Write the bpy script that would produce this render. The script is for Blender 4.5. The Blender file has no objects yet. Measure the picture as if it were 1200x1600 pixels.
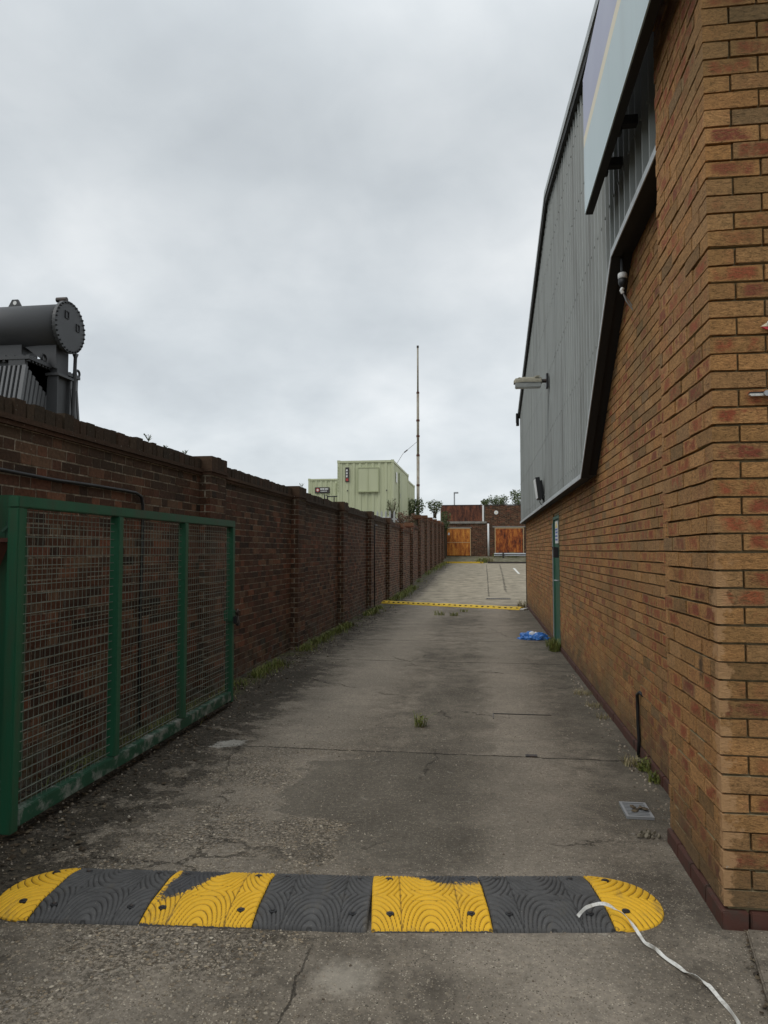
import bpy, bmesh, math, random
from mathutils import Vector, Matrix
R = math.radians
random.seed(7)
C = bpy.context.scene
col = C.collection

# ------------------------------------------------------------------ camera, sky, sun, exposure
cam_d = bpy.data.cameras.new('camera')
cam = bpy.data.objects.new('camera', cam_d)
col.objects.link(cam)
cam.location = (0, 0, 1.51)
cam.rotation_euler = (R(93.1), 0, R(8.0))
cam_d.sensor_fit = 'HORIZONTAL'
cam_d.sensor_width = 36
cam_d.lens = 36 * 1110 / 1200
cam_d.clip_start = 0.05
cam_d.clip_end = 3000
C.camera = cam
C.view_settings.view_transform = 'Standard'
C.view_settings.look = 'None'
C.view_settings.exposure = 0.25
C.view_settings.gamma = 1.0

SUN_EL, SUN_AZ = 50.0, 222.0          # azimuth clockwise from +Y
sd = bpy.data.lights.new('sun', 'SUN')
sd.energy = 0.7
sd.angle = R(25)
sd.color = (1.0, 0.96, 0.9)
sun = bpy.data.objects.new('sun', sd)
col.objects.link(sun)
sv = Vector((math.sin(R(SUN_AZ)) * math.cos(R(SUN_EL)), math.cos(R(SUN_AZ)) * math.cos(R(SUN_EL)), math.sin(R(SUN_EL))))
sun.rotation_euler = sv.to_track_quat('Z', 'Y').to_euler()
sun.location = sv * 50


class NT:
    """small node-tree builder"""
    def __init__(s, tree):
        s.t = tree
        s.n = tree.nodes
        s.l = tree.links

    def put(s, sock, v):
        if v is None:
            return
        if isinstance(v, bpy.types.NodeSocket):
            s.l.new(v, sock)
        else:
            if isinstance(v, (tuple, list)) and len(v) == 3 and sock.type == 'RGBA':
                v = (*v, 1)
            sock.default_value = v

    def node(s, typ, ins=None, **props):
        nd = s.n.new(typ)
        for k, v in props.items():
            setattr(nd, k, v)
        for k, v in (ins or {}).items():
            s.put(nd.inputs[k], v)
        return nd

    def math(s, op, a, b=None, c=None, clamp=False):
        nd = s.node('ShaderNodeMath', operation=op, use_clamp=clamp)
        for i, v in enumerate((a, b, c)):
            s.put(nd.inputs[i], v)
        return nd.outputs[0]

    def vmath(s, op, a, b=None):
        nd = s.node('ShaderNodeVectorMath', operation=op)
        s.put(nd.inputs[0], a)
        if b is not None:
            s.put(nd.inputs[1], b)
        return nd.outputs[0]

    def mix(s, f, a, b, mode='MIX'):
        nd = s.node('ShaderNodeMix', data_type='RGBA', blend_type=mode)
        s.put(nd.inputs[0], f)
        s.put(nd.inputs[6], a)
        s.put(nd.inputs[7], b)
        return nd.outputs[2]

    def noise(s, vec, scale, detail=4, rough=0.55, dist=0.0, colour=False):
        nd = s.node('ShaderNodeTexNoise', {'Vector': vec, 'Scale': scale, 'Detail': detail, 'Roughness': rough, 'Distortion': dist})
        return nd.outputs['Color' if colour else 'Fac']

    def voro(s, vec, scale, feature='F1', out='Distance', rand=1.0):
        nd = s.node('ShaderNodeTexVoronoi', {'Vector': vec, 'Scale': scale, 'Randomness': rand}, feature=feature)
        return nd.outputs[out]

    def ramp(s, f, pts):
        nd = s.node('ShaderNodeValToRGB', {'Fac': f})
        e = nd.color_ramp.elements
        while len(e) < len(pts):
            e.new(0.5)
        for i, (p, c) in enumerate(pts):
            e[i].position = p
            e[i].color = (*c, 1) if isinstance(c, (tuple, list)) else (c, c, c, 1)
        return nd.outputs['Color']

    def step(s, v, a, b):
        """smooth 0..1 between a and b"""
        nd = s.node('ShaderNodeMapRange', {'Value': v, 'From Min': a, 'From Max': b, 'To Min': 0.0, 'To Max': 1.0}, interpolation_type='SMOOTHSTEP')
        return nd.outputs[0]

    def sep(s, v):
        nd = s.node('ShaderNodeSeparateXYZ', {0: v})
        return nd.outputs[0], nd.outputs[1], nd.outputs[2]

    def comb(s, x, y, z):
        nd = s.node('ShaderNodeCombineXYZ', {0: x, 1: y, 2: z})
        return nd.outputs[0]

    def bump(s, h, strength=0.5, dist=0.01, normal=None):
        nd = s.node('ShaderNodeBump', {'Height': h, 'Strength': strength, 'Distance': dist})
        if normal is not None:
            s.put(nd.inputs['Normal'], normal)
        return nd.outputs[0]


world = bpy.data.worlds.new('World')
C.world = world
world.use_nodes = True
W = NT(world.node_tree)
W.n.clear()
sky = W.node('ShaderNodeTexSky', sky_type='NISHITA', sun_disc=False, sun_elevation=R(SUN_EL), sun_rotation=R(SUN_AZ))
gen = W.node('ShaderNodeTexCoord').outputs['Generated']
dx, dy, dz = W.sep(gen)
zc = W.math('ADD', W.math('MAXIMUM', dz, 0.0), 0.38)
cx_ = W.math('DIVIDE', dx, zc)
cy_ = W.math('DIVIDE', dy, zc)
cv = W.comb(cx_, cy_, 0.0)
n1 = W.noise(cv, 1.1, 4, 0.45, 0.2)
n2 = W.noise(W.vmath('ADD', cv, (3.1, 7.7, 1.3)), 3.0, 4, 0.5, 0.15)
n3 = W.noise(W.vmath('ADD', cv, (1.1, 2.7, 5.3)), 8.0, 5, 0.6, 0.3)
nn = W.math('ADD', W.math('MULTIPLY', n1, 0.60), W.math('ADD', W.math('MULTIPLY', n2, 0.29), W.math('MULTIPLY', n3, 0.11)))
cloud = W.ramp(nn, [(0.37, (0.55, 0.592, 0.625)), (0.46, (0.645, 0.69, 0.72)), (0.53, (0.735, 0.775, 0.80)), (0.62, (0.875, 0.905, 0.92))])
# an overcast sky is about twice as bright overhead as near the horizon
zen = W.step(dz, 0.50, 0.95)
low = W.step(dz, 0.55, 0.0)
lum = W.math('ADD', W.math('MULTIPLY_ADD', low, 1.5, 8.0), W.math('MULTIPLY', zen, 7.0))
cl = W.node('ShaderNodeVectorMath', operation='SCALE')
W.put(cl.inputs[0], cloud)
W.put(cl.inputs[3], lum)
mixed = W.mix(0.93, sky.outputs[0], cl.outputs[0])
bg = W.node('ShaderNodeBackground', {'Color': mixed, 'Strength': 0.1})
wo = W.node('ShaderNodeOutputWorld')
W.l.new(bg.outputs[0], wo.inputs[0])


# ------------------------------------------------------------------ material helpers
def new_mat(name):
    m = bpy.data.materials.new(name)
    m.use_nodes = True
    g = NT(m.node_tree)
    bsdf = g.n['Principled BSDF']
    return m, g, bsdf


def obj_co(g):
    return g.node('ShaderNodeNewGeometry').outputs['Position']


def paint(name, c, rough=0.5, metal=0.0, var=0.15, scale=6.0, bump=0.0, dirt=None, dirt_amt=0.0, streak=False, spec=0.5):
    m, g, b = new_mat(name)
    p = obj_co(g)
    if streak:
        p2 = g.vmath('MULTIPLY', p, (1.0, 1.0, 0.12))
    else:
        p2 = p
    n = g.noise(p2, scale, 6, 0.6)
    k = g.math('MULTIPLY_ADD', n, 2 * var, 1 - var)
    base = g.mix(1.0, c, g.comb(k, k, k), 'MULTIPLY')
    if dirt is not None:
        f = g.ramp(g.noise(g.vmath('ADD', p2, (5, 3, 9)), scale * 1.7, 8, 0.65), [(0.48, 0.0), (0.68, 1.0)])
        base = g.mix(g.math('MULTIPLY', f, dirt_amt), base, dirt)
    g.put(b.inputs['Base Color'], base)
    g.put(b.inputs['Roughness'], g.math('MULTIPLY_ADD', n, 0.25, rough - 0.12))
    b.inputs['Metallic'].default_value = metal
    b.inputs['Specular IOR Level'].default_value = spec
    if bump:
        g.put(b.inputs['Normal'], g.bump(g.noise(p, scale * 8, 4), bump, 0.004))
    return m


def rustic_brick():
    """buff wire-cut facing brick with red flashes, one colour per brick"""
    m, g, b = new_mat('buff_brick')
    geo = g.node('ShaderNodeNewGeometry')
    rnd, p = geo.outputs['Random Per Island'], geo.outputs['Position']
    uv = g.node('ShaderNodeTexCoord').outputs['UV']
    u, v, _ = g.sep(uv)
    base = g.ramp(rnd, [(0.0, (0.22, 0.128, 0.054)), (0.10, (0.33, 0.178, 0.068)), (0.40, (0.395, 0.208, 0.078)), (0.6, (0.31, 0.176, 0.078)), (0.75, (0.415, 0.205, 0.072)), (0.92, (0.45, 0.245, 0.099)), (1.0, (0.24, 0.148, 0.072))])
    r2 = g.math('FRACT', g.math('MULTIPLY', rnd, 17.31))
    r3 = g.math('FRACT', g.math('MULTIPLY', rnd, 53.7))
    off = g.comb(g.math('MULTIPLY', r2, 40.0), g.math('MULTIPLY', r3, 40.0), 0.0)
    drag = g.noise(g.vmath('MULTIPLY', p, (34, 34, 84)), 1.0, 5, 0.75, 0.8)
    # kiss marks: red hearts in the middle of the face, several bands on some bricks
    cu = g.math('ABSOLUTE', g.math('SUBTRACT', u, 0.5))
    cvv = g.math('ABSOLUTE', g.math('SUBTRACT', v, 0.5))
    edge = g.math('MULTIPLY', g.step(cu, 0.47, 0.30), g.step(cvv, 0.52, 0.28))
    patch = g.noise(g.vmath('ADD', g.vmath('MULTIPLY', uv, (2.2, 0.55, 1.0)), off), 1.3, 4, 0.6)
    amt = g.math('MULTIPLY', g.step(r2, 0.32, 0.75), 1.25)
    red = g.math('MULTIPLY', g.math('MULTIPLY', g.math('MULTIPLY', edge, g.step(patch, 0.36, 0.60)), amt), g.step(drag, 0.30, 0.56), clamp=True)
    base = g.mix(red, base, g.ramp(r3, [(0.0, (0.24, 0.060, 0.030)), (0.6, (0.32, 0.095, 0.042)), (1.0, (0.19, 0.055, 0.034))]))
    # rustic drag marks
    fine = g.noise(g.vmath('MULTIPLY', p, (120, 120, 230)), 1.0, 3, 0.7)
    pit = g.math('ADD', g.math('MULTIPLY', drag, 0.65), g.math('MULTIPLY', fine, 0.35))
    shade = g.ramp(pit, [(0.34, 0.12), (0.43, 0.62), (0.51, 1.0), (0.60, 1.32), (0.72, 1.7)])
    base = g.mix(0.9, base, shade, 'MULTIPLY')
    # weathering: green-grey tint in drifts, damp foot
    big = g.noise(p, 0.8, 5, 0.6)
    base = g.mix(g.math('MULTIPLY', g.step(big, 0.45, 0.72), 0.45), base, (0.15, 0.115, 0.05))
    _, _, z = g.sep(p)
    foot = g.math('MULTIPLY', g.step(g.math('ADD', z, g.math('MULTIPLY', g.noise(p, 2.2, 5), 0.55)), 0.78, 0.30), 0.62)
    base = g.mix(foot, base, (0.085, 0.072, 0.045))
    px_, py__, pz_ = g.sep(p)
    cd = g.math('ADD', g.math('MAXIMUM', g.math('SUBTRACT', px_, 0.943), g.math('SUBTRACT', py__, 3.09)), g.math('MULTIPLY_ADD', g.noise(p, 9, 6, 0.7), 0.30, -0.135))
    chip = g.math('MULTIPLY', g.step(cd, 0.062, 0.035), g.math('MULTIPLY', g.step(pz_, 1.75, 1.2), g.step(py__, 3.4, 3.3)))
    base = g.mix(g.math('MULTIPLY', chip, 0.75), base, (0.50, 0.30, 0.15))
    sd_ = g.node('ShaderNodeVectorMath', operation='DISTANCE')
    g.put(sd_.inputs[0], g.vmath('MULTIPLY', p, (1.0, 1.0, 0.6))); g.put(sd_.inputs[1], (0.943, 3.33, 0.60))
    smudge = g.step(g.math('ADD', sd_.outputs['Value'], g.math('MULTIPLY_ADD', g.noise(p, 25, 4), 0.05, -0.025)), 0.05, 0.01)
    base = g.mix(g.math('MULTIPLY', smudge, 0.8), base, (0.03, 0.026, 0.02))
    salt = g.math('MULTIPLY', g.step(g.noise(p, 26, 4, 0.7), 0.67, 0.74), g.step(z, 0.62, 0.2))
    base = g.mix(g.math('MULTIPLY', salt, 0.5), base, (0.5, 0.47, 0.4))
    g.put(b.inputs['Base Color'], base)
    b.inputs['Roughness'].default_value = 0.92
    b.inputs['Specular IOR Level'].default_value = 0.25
    g.put(b.inputs['Normal'], g.bump(pit, 1.0, 0.011))
    return m


def dark_brick():
    """sooty old red-brown wall brick"""
    m, g, b = new_mat('sooty_brick')
    geo = g.node('ShaderNodeNewGeometry')
    rnd, p = geo.outputs['Random Per Island'], geo.outputs['Position']
    base = g.ramp(rnd, [(0.0, (0.030, 0.020, 0.014)), (0.18, (0.105, 0.044, 0.023)), (0.40, (0.050, 0.030, 0.019)), (0.58, (0.138, 0.054, 0.031)), (0.74, (0.075, 0.042, 0.027)), (0.88, (0.15, 0.086, 0.050)), (1.0, (0.185, 0.070, 0.038))])
    n = g.noise(p, 38, 6, 0.65)
    base = g.mix(0.8, base, g.ramp(n, [(0.3, 0.5), (0.5, 0.95), (0.72, 1.35)]), 'MULTIPLY')
    _, yy, z = g.sep(p)
    soot = g.step(g.math('ADD', z, g.math('MULTIPLY', g.noise(p, 1.6, 4), 0.7)), 2.15, 2.75)
    soot = g.math('MULTIPLY', soot, g.step(yy, 26.0, 20.0))
    base = g.mix(g.math('MULTIPLY', soot, 0.78), base, g.mix(n, (0.018, 0.014, 0.009), (0.062, 0.047, 0.030)))
    # lime bloom and damp moss low down
    low = g.step(g.math('ADD', z, g.math('MULTIPLY', g.noise(p, 1.3, 5), 0.8)), 0.95, 0.35)
    bloom = g.math('MULTIPLY', g.step(g.noise(p, 7, 8, 0.72), 0.46, 0.62), low)
    base = g.mix(g.math('MULTIPLY', bloom, 0.62), base, (0.17, 0.165, 0.14))
    moss = g.math('MULTIPLY', g.step(g.noise(g.vmath('ADD', p, (4, 2, 7)), 3.5, 7, 0.7), 0.5, 0.64), low)
    base = g.mix(g.math('MULTIPLY', moss, 0.55), base, (0.05, 0.062, 0.02))
    speck = g.step(g.noise(p, 44, 3, 0.6), 0.685, 0.73)
    base = g.mix(g.math('MULTIPLY', speck, 0.6), base, (0.38, 0.35, 0.30))
    g.put(b.inputs['Base Color'], base)
    b.inputs['Roughness'].default_value = 0.9
    b.inputs['Specular IOR Level'].default_value = 0.2
    g.put(b.inputs['Normal'], g.bump(n, 0.8, 0.006))
    return m


def mortar(name, c, c2):
    m, g, b = new_mat(name)
    p = obj_co(g)
    n = g.noise(p, 22, 6, 0.7)
    base = g.mix(g.ramp(n, [(0.35, 0.0), (0.65, 1.0)]), c, c2)
    g.put(b.inputs['Base Color'], base)
    b.inputs['Roughness'].default_value = 0.95
    b.inputs['Specular IOR Level'].default_value = 0.2
    g.put(b.inputs['Normal'], g.bump(g.noise(p, 160, 3), 0.6, 0.003))
    return m


def ground_mat():
    m, g, b = new_mat('worn_concrete')
    p = obj_co(g)
    x, y, z = g.sep(p)
    p2 = g.comb(x, y, 0.0)
    big = g.noise(p2, 0.55, 5, 0.6)
    mid = g.noise(p2, 2.3, 7, 0.65)
    blot = g.noise(g.vmath('ADD', p2, (7, 3, 1)), 6.5, 7, 0.7)
    fine = g.noise(p2, 34, 5, 0.75)
    base = g.mix(g.ramp(g.math('ADD', g.math('MULTIPLY', big, 0.5), g.math('MULTIPLY', mid, 0.5)), [(0.39, 0.0), (0.59, 1.0)]), (0.098, 0.083, 0.064), (0.232, 0.198, 0.155))
    base = g.mix(g.ramp(blot, [(0.44, 0.0), (0.64, 0.58)]), base, (0.048, 0.041, 0.032))
    # paler wheel tracks along the lane
    wob = g.math('MULTIPLY_ADD', g.noise(g.comb(0.0, y, 0.0), 0.25, 2), 0.5, -0.25)
    xt = g.math('ADD', g.math('ADD', x, wob), g.math('MULTIPLY_ADD', mid, 0.5, -0.25))
    tr = g.math('ADD', g.step(g.math('ABSOLUTE', g.math('ADD', xt, 1.40)), 0.62, 0.1), g.step(g.math('ABSOLUTE', g.math('SUBTRACT', xt, 0.22)), 0.48, 0.05))
    base = g.mix(g.math('MULTIPLY', tr, 0.52), base, (0.275, 0.238, 0.190))
    # smooth dark repair skim with a ragged edge; exposed aggregate to the left of it
    en = g.math('MULTIPLY', g.math('SUBTRACT', g.noise(p2, 2.6, 8, 0.66), 0.5), 1.0)
    edge = g.math('MULTIPLY_ADD', g.math('MULTIPLY', g.step(y, 3.95, 4.08), g.step(y, 5.3, 5.0)), -0.48, -0.74)
    xe = g.math('SUBTRACT', g.math('ADD', x, g.math('MULTIPLY', en, 0.75)), edge)
    skim = g.math('MULTIPLY', g.step(xe, -0.015, 0.02), g.math('MULTIPLY', g.step(y, 5.42, 5.36), g.step(y, 3.3, 3.6)))
    skim = g.math('MULTIPLY', skim, g.step(g.math('ADD', x, en), 0.55, -0.35))
    skim2 = g.math('MULTIPLY', g.math('MULTIPLY', g.step(g.math('ABSOLUTE', g.math('ADD', g.math('ADD', x, 0.32), en)), 0.42, 0.25), g.step(y, 5.36, 5.5)), g.step(y, 10.5, 7.0))
    skim = g.math('MAXIMUM', skim, g.math('MULTIPLY', skim2, 0.75))
    base = g.mix(g.math('MULTIPLY', skim, 0.62), base, g.mix(blot, (0.055, 0.049, 0.038), (0.105, 0.092, 0.072)))
    # aggregate: coarse and exposed front left, finer elsewhere
    wp = g.vmath('ADD', p2, g.vmath('MULTIPLY', g.noise(p2, 60, 3, 0.6, 0, True), (0.012, 0.012, 0.0)))
    expo = g.math('MULTIPLY', g.step(xe, 0.02, -0.03), g.step(g.math('ADD', y, mid), 6.3, 5.4))
    expo = g.math('MULTIPLY', expo, g.math('MULTIPLY_ADD', g.step(g.noise(g.vmath('ADD', p2, (1, 9, 4)), 2.0, 5, 0.6), 0.62, 0.42), 0.75, 0.25))
    base = g.mix(g.math('MULTIPLY', expo, g.ramp(blot, [(0.35, 0.6), (0.55, 0.0)])), base, (0.30, 0.25, 0.185))
    vc = g.node('ShaderNodeTexVoronoi', {'Vector': wp, 'Scale': 62.0, 'Randomness': 1.0})
    cr, cg_, cb = g.sep(vc.outputs['Color'])
    stone = g.math('MULTIPLY', g.step(g.math('SUBTRACT', vc.outputs['Distance'], g.math('MULTIPLY', cb, 0.28)), 0.27, 0.17), g.step(cr, 0.30, 0.34))
    stc = g.ramp(cg_, [(0.0, (0.09, 0.064, 0.04)), (0.25, (0.26, 0.195, 0.12)), (0.5, (0.44, 0.365, 0.26)), (0.72, (0.22, 0.20, 0.175)), (0.88, (0.48, 0.41, 0.31)), (1.0, (0.62, 0.55, 0.43))])
    gap = g.math('MULTIPLY', expo, g.step(g.noise(p2, 48, 5, 0.75), 0.54, 0.46))
    base = g.mix(g.math('MULTIPLY', gap, 0.78), base, (0.036, 0.029, 0.020))
    base = g.mix(g.math('MULTIPLY', stone, g.math('MULTIPLY_ADD', expo, 0.66, 0.14)), base, stc)
    v2 = g.node('ShaderNodeTexVoronoi', {'Vector': wp, 'Scale': 165.0, 'Randomness': 1.0})
    c2r, c2g, c2b = g.sep(v2.outputs['Color'])
    gm = g.math('MULTIPLY_ADD', g.step(blot, 0.66, 0.36), 0.45, 0.48)
    gm = g.math('MULTIPLY', gm, g.math('MULTIPLY_ADD', skim, -0.35, 1.0))
    grit = g.math('MULTIPLY', g.step(g.math('SUBTRACT', v2.outputs['Distance'], g.math('MULTIPLY', c2b, 0.3)), 0.27, 0.13), g.step(c2r, 0.36, 0.42))
    gritc = g.ramp(c2g, [(0.0, (0.020, 0.016, 0.011)), (0.40, (0.085, 0.070, 0.052)), (0.64, (0.29, 0.245, 0.18)), (1.0, (0.48, 0.425, 0.335))])
    base = g.mix(g.math('MULTIPLY', grit, gm), base, gritc)
    base = g.mix(0.7, base, g.ramp(fine, [(0.3, 0.55), (0.47, 1.0), (0.56, 1.1), (0.72, 1.5)]), 'MULTIPLY')
    # black crud drifting off both walls
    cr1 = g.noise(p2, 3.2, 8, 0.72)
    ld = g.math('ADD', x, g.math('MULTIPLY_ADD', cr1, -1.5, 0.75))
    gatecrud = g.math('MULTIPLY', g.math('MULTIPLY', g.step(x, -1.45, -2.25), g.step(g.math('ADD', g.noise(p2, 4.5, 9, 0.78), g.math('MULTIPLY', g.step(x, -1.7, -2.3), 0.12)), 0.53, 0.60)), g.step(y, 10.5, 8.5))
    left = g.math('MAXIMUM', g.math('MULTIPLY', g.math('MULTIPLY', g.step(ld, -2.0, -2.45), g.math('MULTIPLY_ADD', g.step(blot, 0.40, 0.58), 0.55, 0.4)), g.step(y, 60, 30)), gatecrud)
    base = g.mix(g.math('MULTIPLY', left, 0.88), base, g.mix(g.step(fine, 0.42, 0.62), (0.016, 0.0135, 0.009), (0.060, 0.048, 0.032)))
    mossy = g.math('MULTIPLY', g.step(g.math('ADD', x, g.math('MULTIPLY_ADD', cr1, -0.9, 0.45)), -2.5, -2.72), g.step(g.noise(p2, 1.9, 5, 0.6), 0.42, 0.55))
    base = g.mix(g.math('MULTIPLY', mossy, 0.75), base, g.mix(g.step(fine, 0.42, 0.6), (0.035, 0.042, 0.012), (0.12, 0.125, 0.035)))
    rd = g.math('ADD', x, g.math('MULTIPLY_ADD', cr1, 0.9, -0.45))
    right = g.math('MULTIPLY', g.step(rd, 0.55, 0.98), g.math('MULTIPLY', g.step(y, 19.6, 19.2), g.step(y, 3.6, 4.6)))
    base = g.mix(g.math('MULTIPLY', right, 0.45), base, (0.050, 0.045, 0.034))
    # the open yard beyond the second ramp is drier; its yellowish tint paints in open light
    far = g.step(y, 19.6, 20.6)
    base = g.mix(g.math('MULTIPLY', far, g.math('MULTIPLY', g.step(ld, -2.3, -1.9), 0.78)), base, g.mix(g.ramp(mid, [(0.35, 0.0), (0.65, 1.0)]), (0.20, 0.172, 0.122), (0.40, 0.345, 0.255)))
    verge = g.step(y, 50.1, 50.3)
    base = g.mix(g.math('MULTIPLY', verge, 0.8), base, g.mix(g.step(mid, 0.45, 0.6), (0.07, 0.07, 0.035), (0.15, 0.135, 0.09)))
    # cast joints across and along, ragged
    rag = g.math('MULTIPLY', g.math('SUBTRACT', g.noise(p2, 5, 8, 0.75), 0.5), 0.10)
    yj = g.math('ADD', y, rag)
    xj = g.math('ADD', x, rag)
    jl = None
    for pos, hw in ((5.38, 0.011), (9.75, 0.016), (12.0, 0.018), (14.6, 0.016), (25.3, 0.04), (31.0, 0.05), (38.0, 0.05)):
        s_ = g.step(g.math('ABSOLUTE', g.math('SUBTRACT', yj, pos)), hw, hw * 0.3)
        jl = s_ if jl is None else g.math('MAXIMUM', jl, s_)
    lj = g.math('MULTIPLY', g.step(g.math('ABSOLUTE', g.math('ADD', xj, 0.66)), 0.006, 0.001), g.math('MULTIPLY', g.step(y, 2.85, 2.6), 0.65))
    lj2 = g.math('MULTIPLY', g.step(g.math('ABSOLUTE', g.math('SUBTRACT', g.math('ADD', xj, g.math('MULTIPLY', rag, 1.5)), 0.15)), 0.02, 0.004), g.math('MULTIPLY', g.step(y, 23.0, 24.0), g.step(y, 50, 44)))
    lj3 = g.math('MULTIPLY', g.step(g.math('ABSOLUTE', g.math('SUBTRACT', g.math('ADD', x, g.math('MULTIPLY', rag, 5.0)), g.math('MULTIPLY_ADD', y, 0.012, 0.45))), 0.026, 0.006), g.math('MULTIPLY', g.step(y, 25.0, 26.0), g.step(y, 50, 44)))
    jl = g.math('MAXIMUM', jl, g.math('MAXIMUM', lj, g.math('MAXIMUM', lj2, lj3)))
    jl = g.math('MULTIPLY', jl, g.step(g.noise(p2, 3.7, 5, 0.6), 0.34, 0.44))
    wv = g.vmath('ADD', p2, g.vmath('MULTIPLY', g.noise(p2, 3.0, 8, 0.7, 0, True), (0.5, 0.5, 0.0)))
    ck = g.voro(wv, 0.42, 'DISTANCE_TO_EDGE')
    crack = g.math('MULTIPLY', g.step(ck, 0.0022, 0.0006), g.step(g.noise(p2, 0.7, 3), 0.50, 0.58))
    dark = g.math('MAXIMUM', jl, g.math('MULTIPLY', crack, 0.7))
    base = g.mix(g.math('MULTIPLY', dark, 0.85), base, (0.018, 0.016, 0.012))
    # pale laitance scabs
    scab = g.math('MULTIPLY', g.step(g.noise(g.vmath('MULTIPLY', p2, (1.0, 1.9, 1)), 5.6, 6, 0.65), 0.655, 0.69), g.step(y, 9.5, 7.0))
    base = g.mix(g.math('MULTIPLY', scab, 0.50), base, (0.36, 0.335, 0.28))
    # worn pale spot in front of the ramp
    vd_ = g.node('ShaderNodeVectorMath', operation='DISTANCE')
    g.put(vd_.inputs[0], p2); g.put(vd_.inputs[1], (-0.50, 2.56, 0.0))
    spot = g.step(g.math('ADD', vd_.outputs['Value'], g.math('MULTIPLY_ADD', blot, 0.30, -0.15)), 0.17, 0.02)
    base = g.mix(g.math('MULTIPLY', spot, 0.55), base, (0.36, 0.325, 0.265))
    vd2 = g.node('ShaderNodeVectorMath', operation='DISTANCE')
    g.put(vd2.inputs[0], p2); g.put(vd2.inputs[1], (-2.0, 5.42, 0.0))
    spot2 = g.step(g.math('ADD', vd2.outputs['Value'], g.math('MULTIPLY_ADD', blot, 0.5, -0.25)), 0.13, 0.08)
    base = g.mix(g.math('MULTIPLY', spot2, 0.7), base, (0.46, 0.44, 0.39))
    g.put(b.inputs['Base Color'], base)
    b.inputs['Roughness'].default_value = 0.92
    b.inputs['Specular IOR Level'].default_value = 0.25
    hgt = g.math('ADD', g.math('MULTIPLY', stone, g.math('MULTIPLY_ADD', expo, 1.1, 0.2)), g.math('ADD', g.math('MULTIPLY', fine, 1.0), g.math('MULTIPLY', dark, -2.2)))
    hgt = g.math('ADD', hgt, g.math('MULTIPLY', left, g.math('MULTIPLY', cr1, 2.0)))
    hgt = g.math('ADD', hgt, g.math('MULTIPLY', skim, 0.5))
    g.put(b.inputs['Normal'], g.bump(hgt, 0.9, 0.008))
    return m


def rubber(name, dark_c, paint_c):
    """moulded rubber; the painted segments carry a 'wear' attribute where the paint has gone"""
    m, g, b = new_mat(name)
    p = obj_co(g)
    n = g.noise(p, 14, 6, 0.65)
    n2 = g.noise(p, 90, 4, 0.7)
    dk = g.mix(g.ramp(n, [(0.35, 0.0), (0.7, 1.0)]), dark_c, tuple(c * 1.55 for c in dark_c))
    dk = g.mix(g.math('MULTIPLY', g.step(n2, 0.58, 0.72), 0.5), dk, (0.14, 0.125, 0.10))
    base = dk
    if paint_c:
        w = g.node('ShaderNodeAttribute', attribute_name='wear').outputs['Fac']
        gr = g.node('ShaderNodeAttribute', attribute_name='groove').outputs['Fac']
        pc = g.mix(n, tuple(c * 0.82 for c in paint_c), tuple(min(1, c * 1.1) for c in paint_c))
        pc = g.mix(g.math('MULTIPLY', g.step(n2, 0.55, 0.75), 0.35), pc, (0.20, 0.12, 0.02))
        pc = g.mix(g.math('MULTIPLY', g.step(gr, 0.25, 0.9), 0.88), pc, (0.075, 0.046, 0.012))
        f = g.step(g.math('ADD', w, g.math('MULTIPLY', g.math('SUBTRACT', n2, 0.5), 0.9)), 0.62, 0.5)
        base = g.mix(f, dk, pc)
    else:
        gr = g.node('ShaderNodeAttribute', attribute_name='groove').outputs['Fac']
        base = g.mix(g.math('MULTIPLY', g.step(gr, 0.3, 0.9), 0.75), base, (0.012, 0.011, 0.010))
    sc_ = g.noise(g.vmath('MULTIPLY', p, (9, 3, 5)), 1.0, 7, 0.75)
    base = g.mix(g.math('MULTIPLY', g.step(sc_, 0.53, 0.68), 0.42), base, (0.115, 0.098, 0.072))
    base = g.mix(g.math('MULTIPLY', g.step(g.noise(p, 130, 3, 0.7), 0.64, 0.72), 0.5), base, (0.33, 0.30, 0.25))
    g.put(b.inputs['Base Color'], base)
    b.inputs['Roughness'].default_value = 0.72
    b.inputs['Specular IOR Level'].default_value = 0.35
    g.put(b.inputs['Normal'], g.bump(n2, 0.35, 0.003))
    return m


def leaf_mat(name, a, b_, c_):
    m, g, b = new_mat(name)
    geo = g.node('ShaderNodeNewGeometry')
    base = g.ramp(geo.outputs['Random Per Island'], [(0.0, a), (0.5, b_), (1.0, c_)])
    g.put(b.inputs['Base Color'], base)
    b.inputs['Roughness'].default_value = 0.65
    b.inputs['Specular IOR Level'].default_value = 0.3
    return m


def rust_mat(name, a, b_, c_, sc=2.5):
    m, g, b = new_mat(name)
    p = obj_co(g)
    ps = g.vmath('MULTIPLY', p, (1.6, 1.6, 0.45))
    n = g.noise(ps, sc, 8, 0.72)
    n2 = g.noise(p, sc * 6, 6, 0.7)
    f = g.math('ADD', g.math('MULTIPLY', n, 0.75), g.math('MULTIPLY', n2, 0.25))
    base = g.ramp(f, [(0.40, a), (0.5, b_), (0.60, c_)])
    g.put(b.inputs['Base Color'], base)
    b.inputs['Roughness'].default_value = 0.85
    return m


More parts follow.
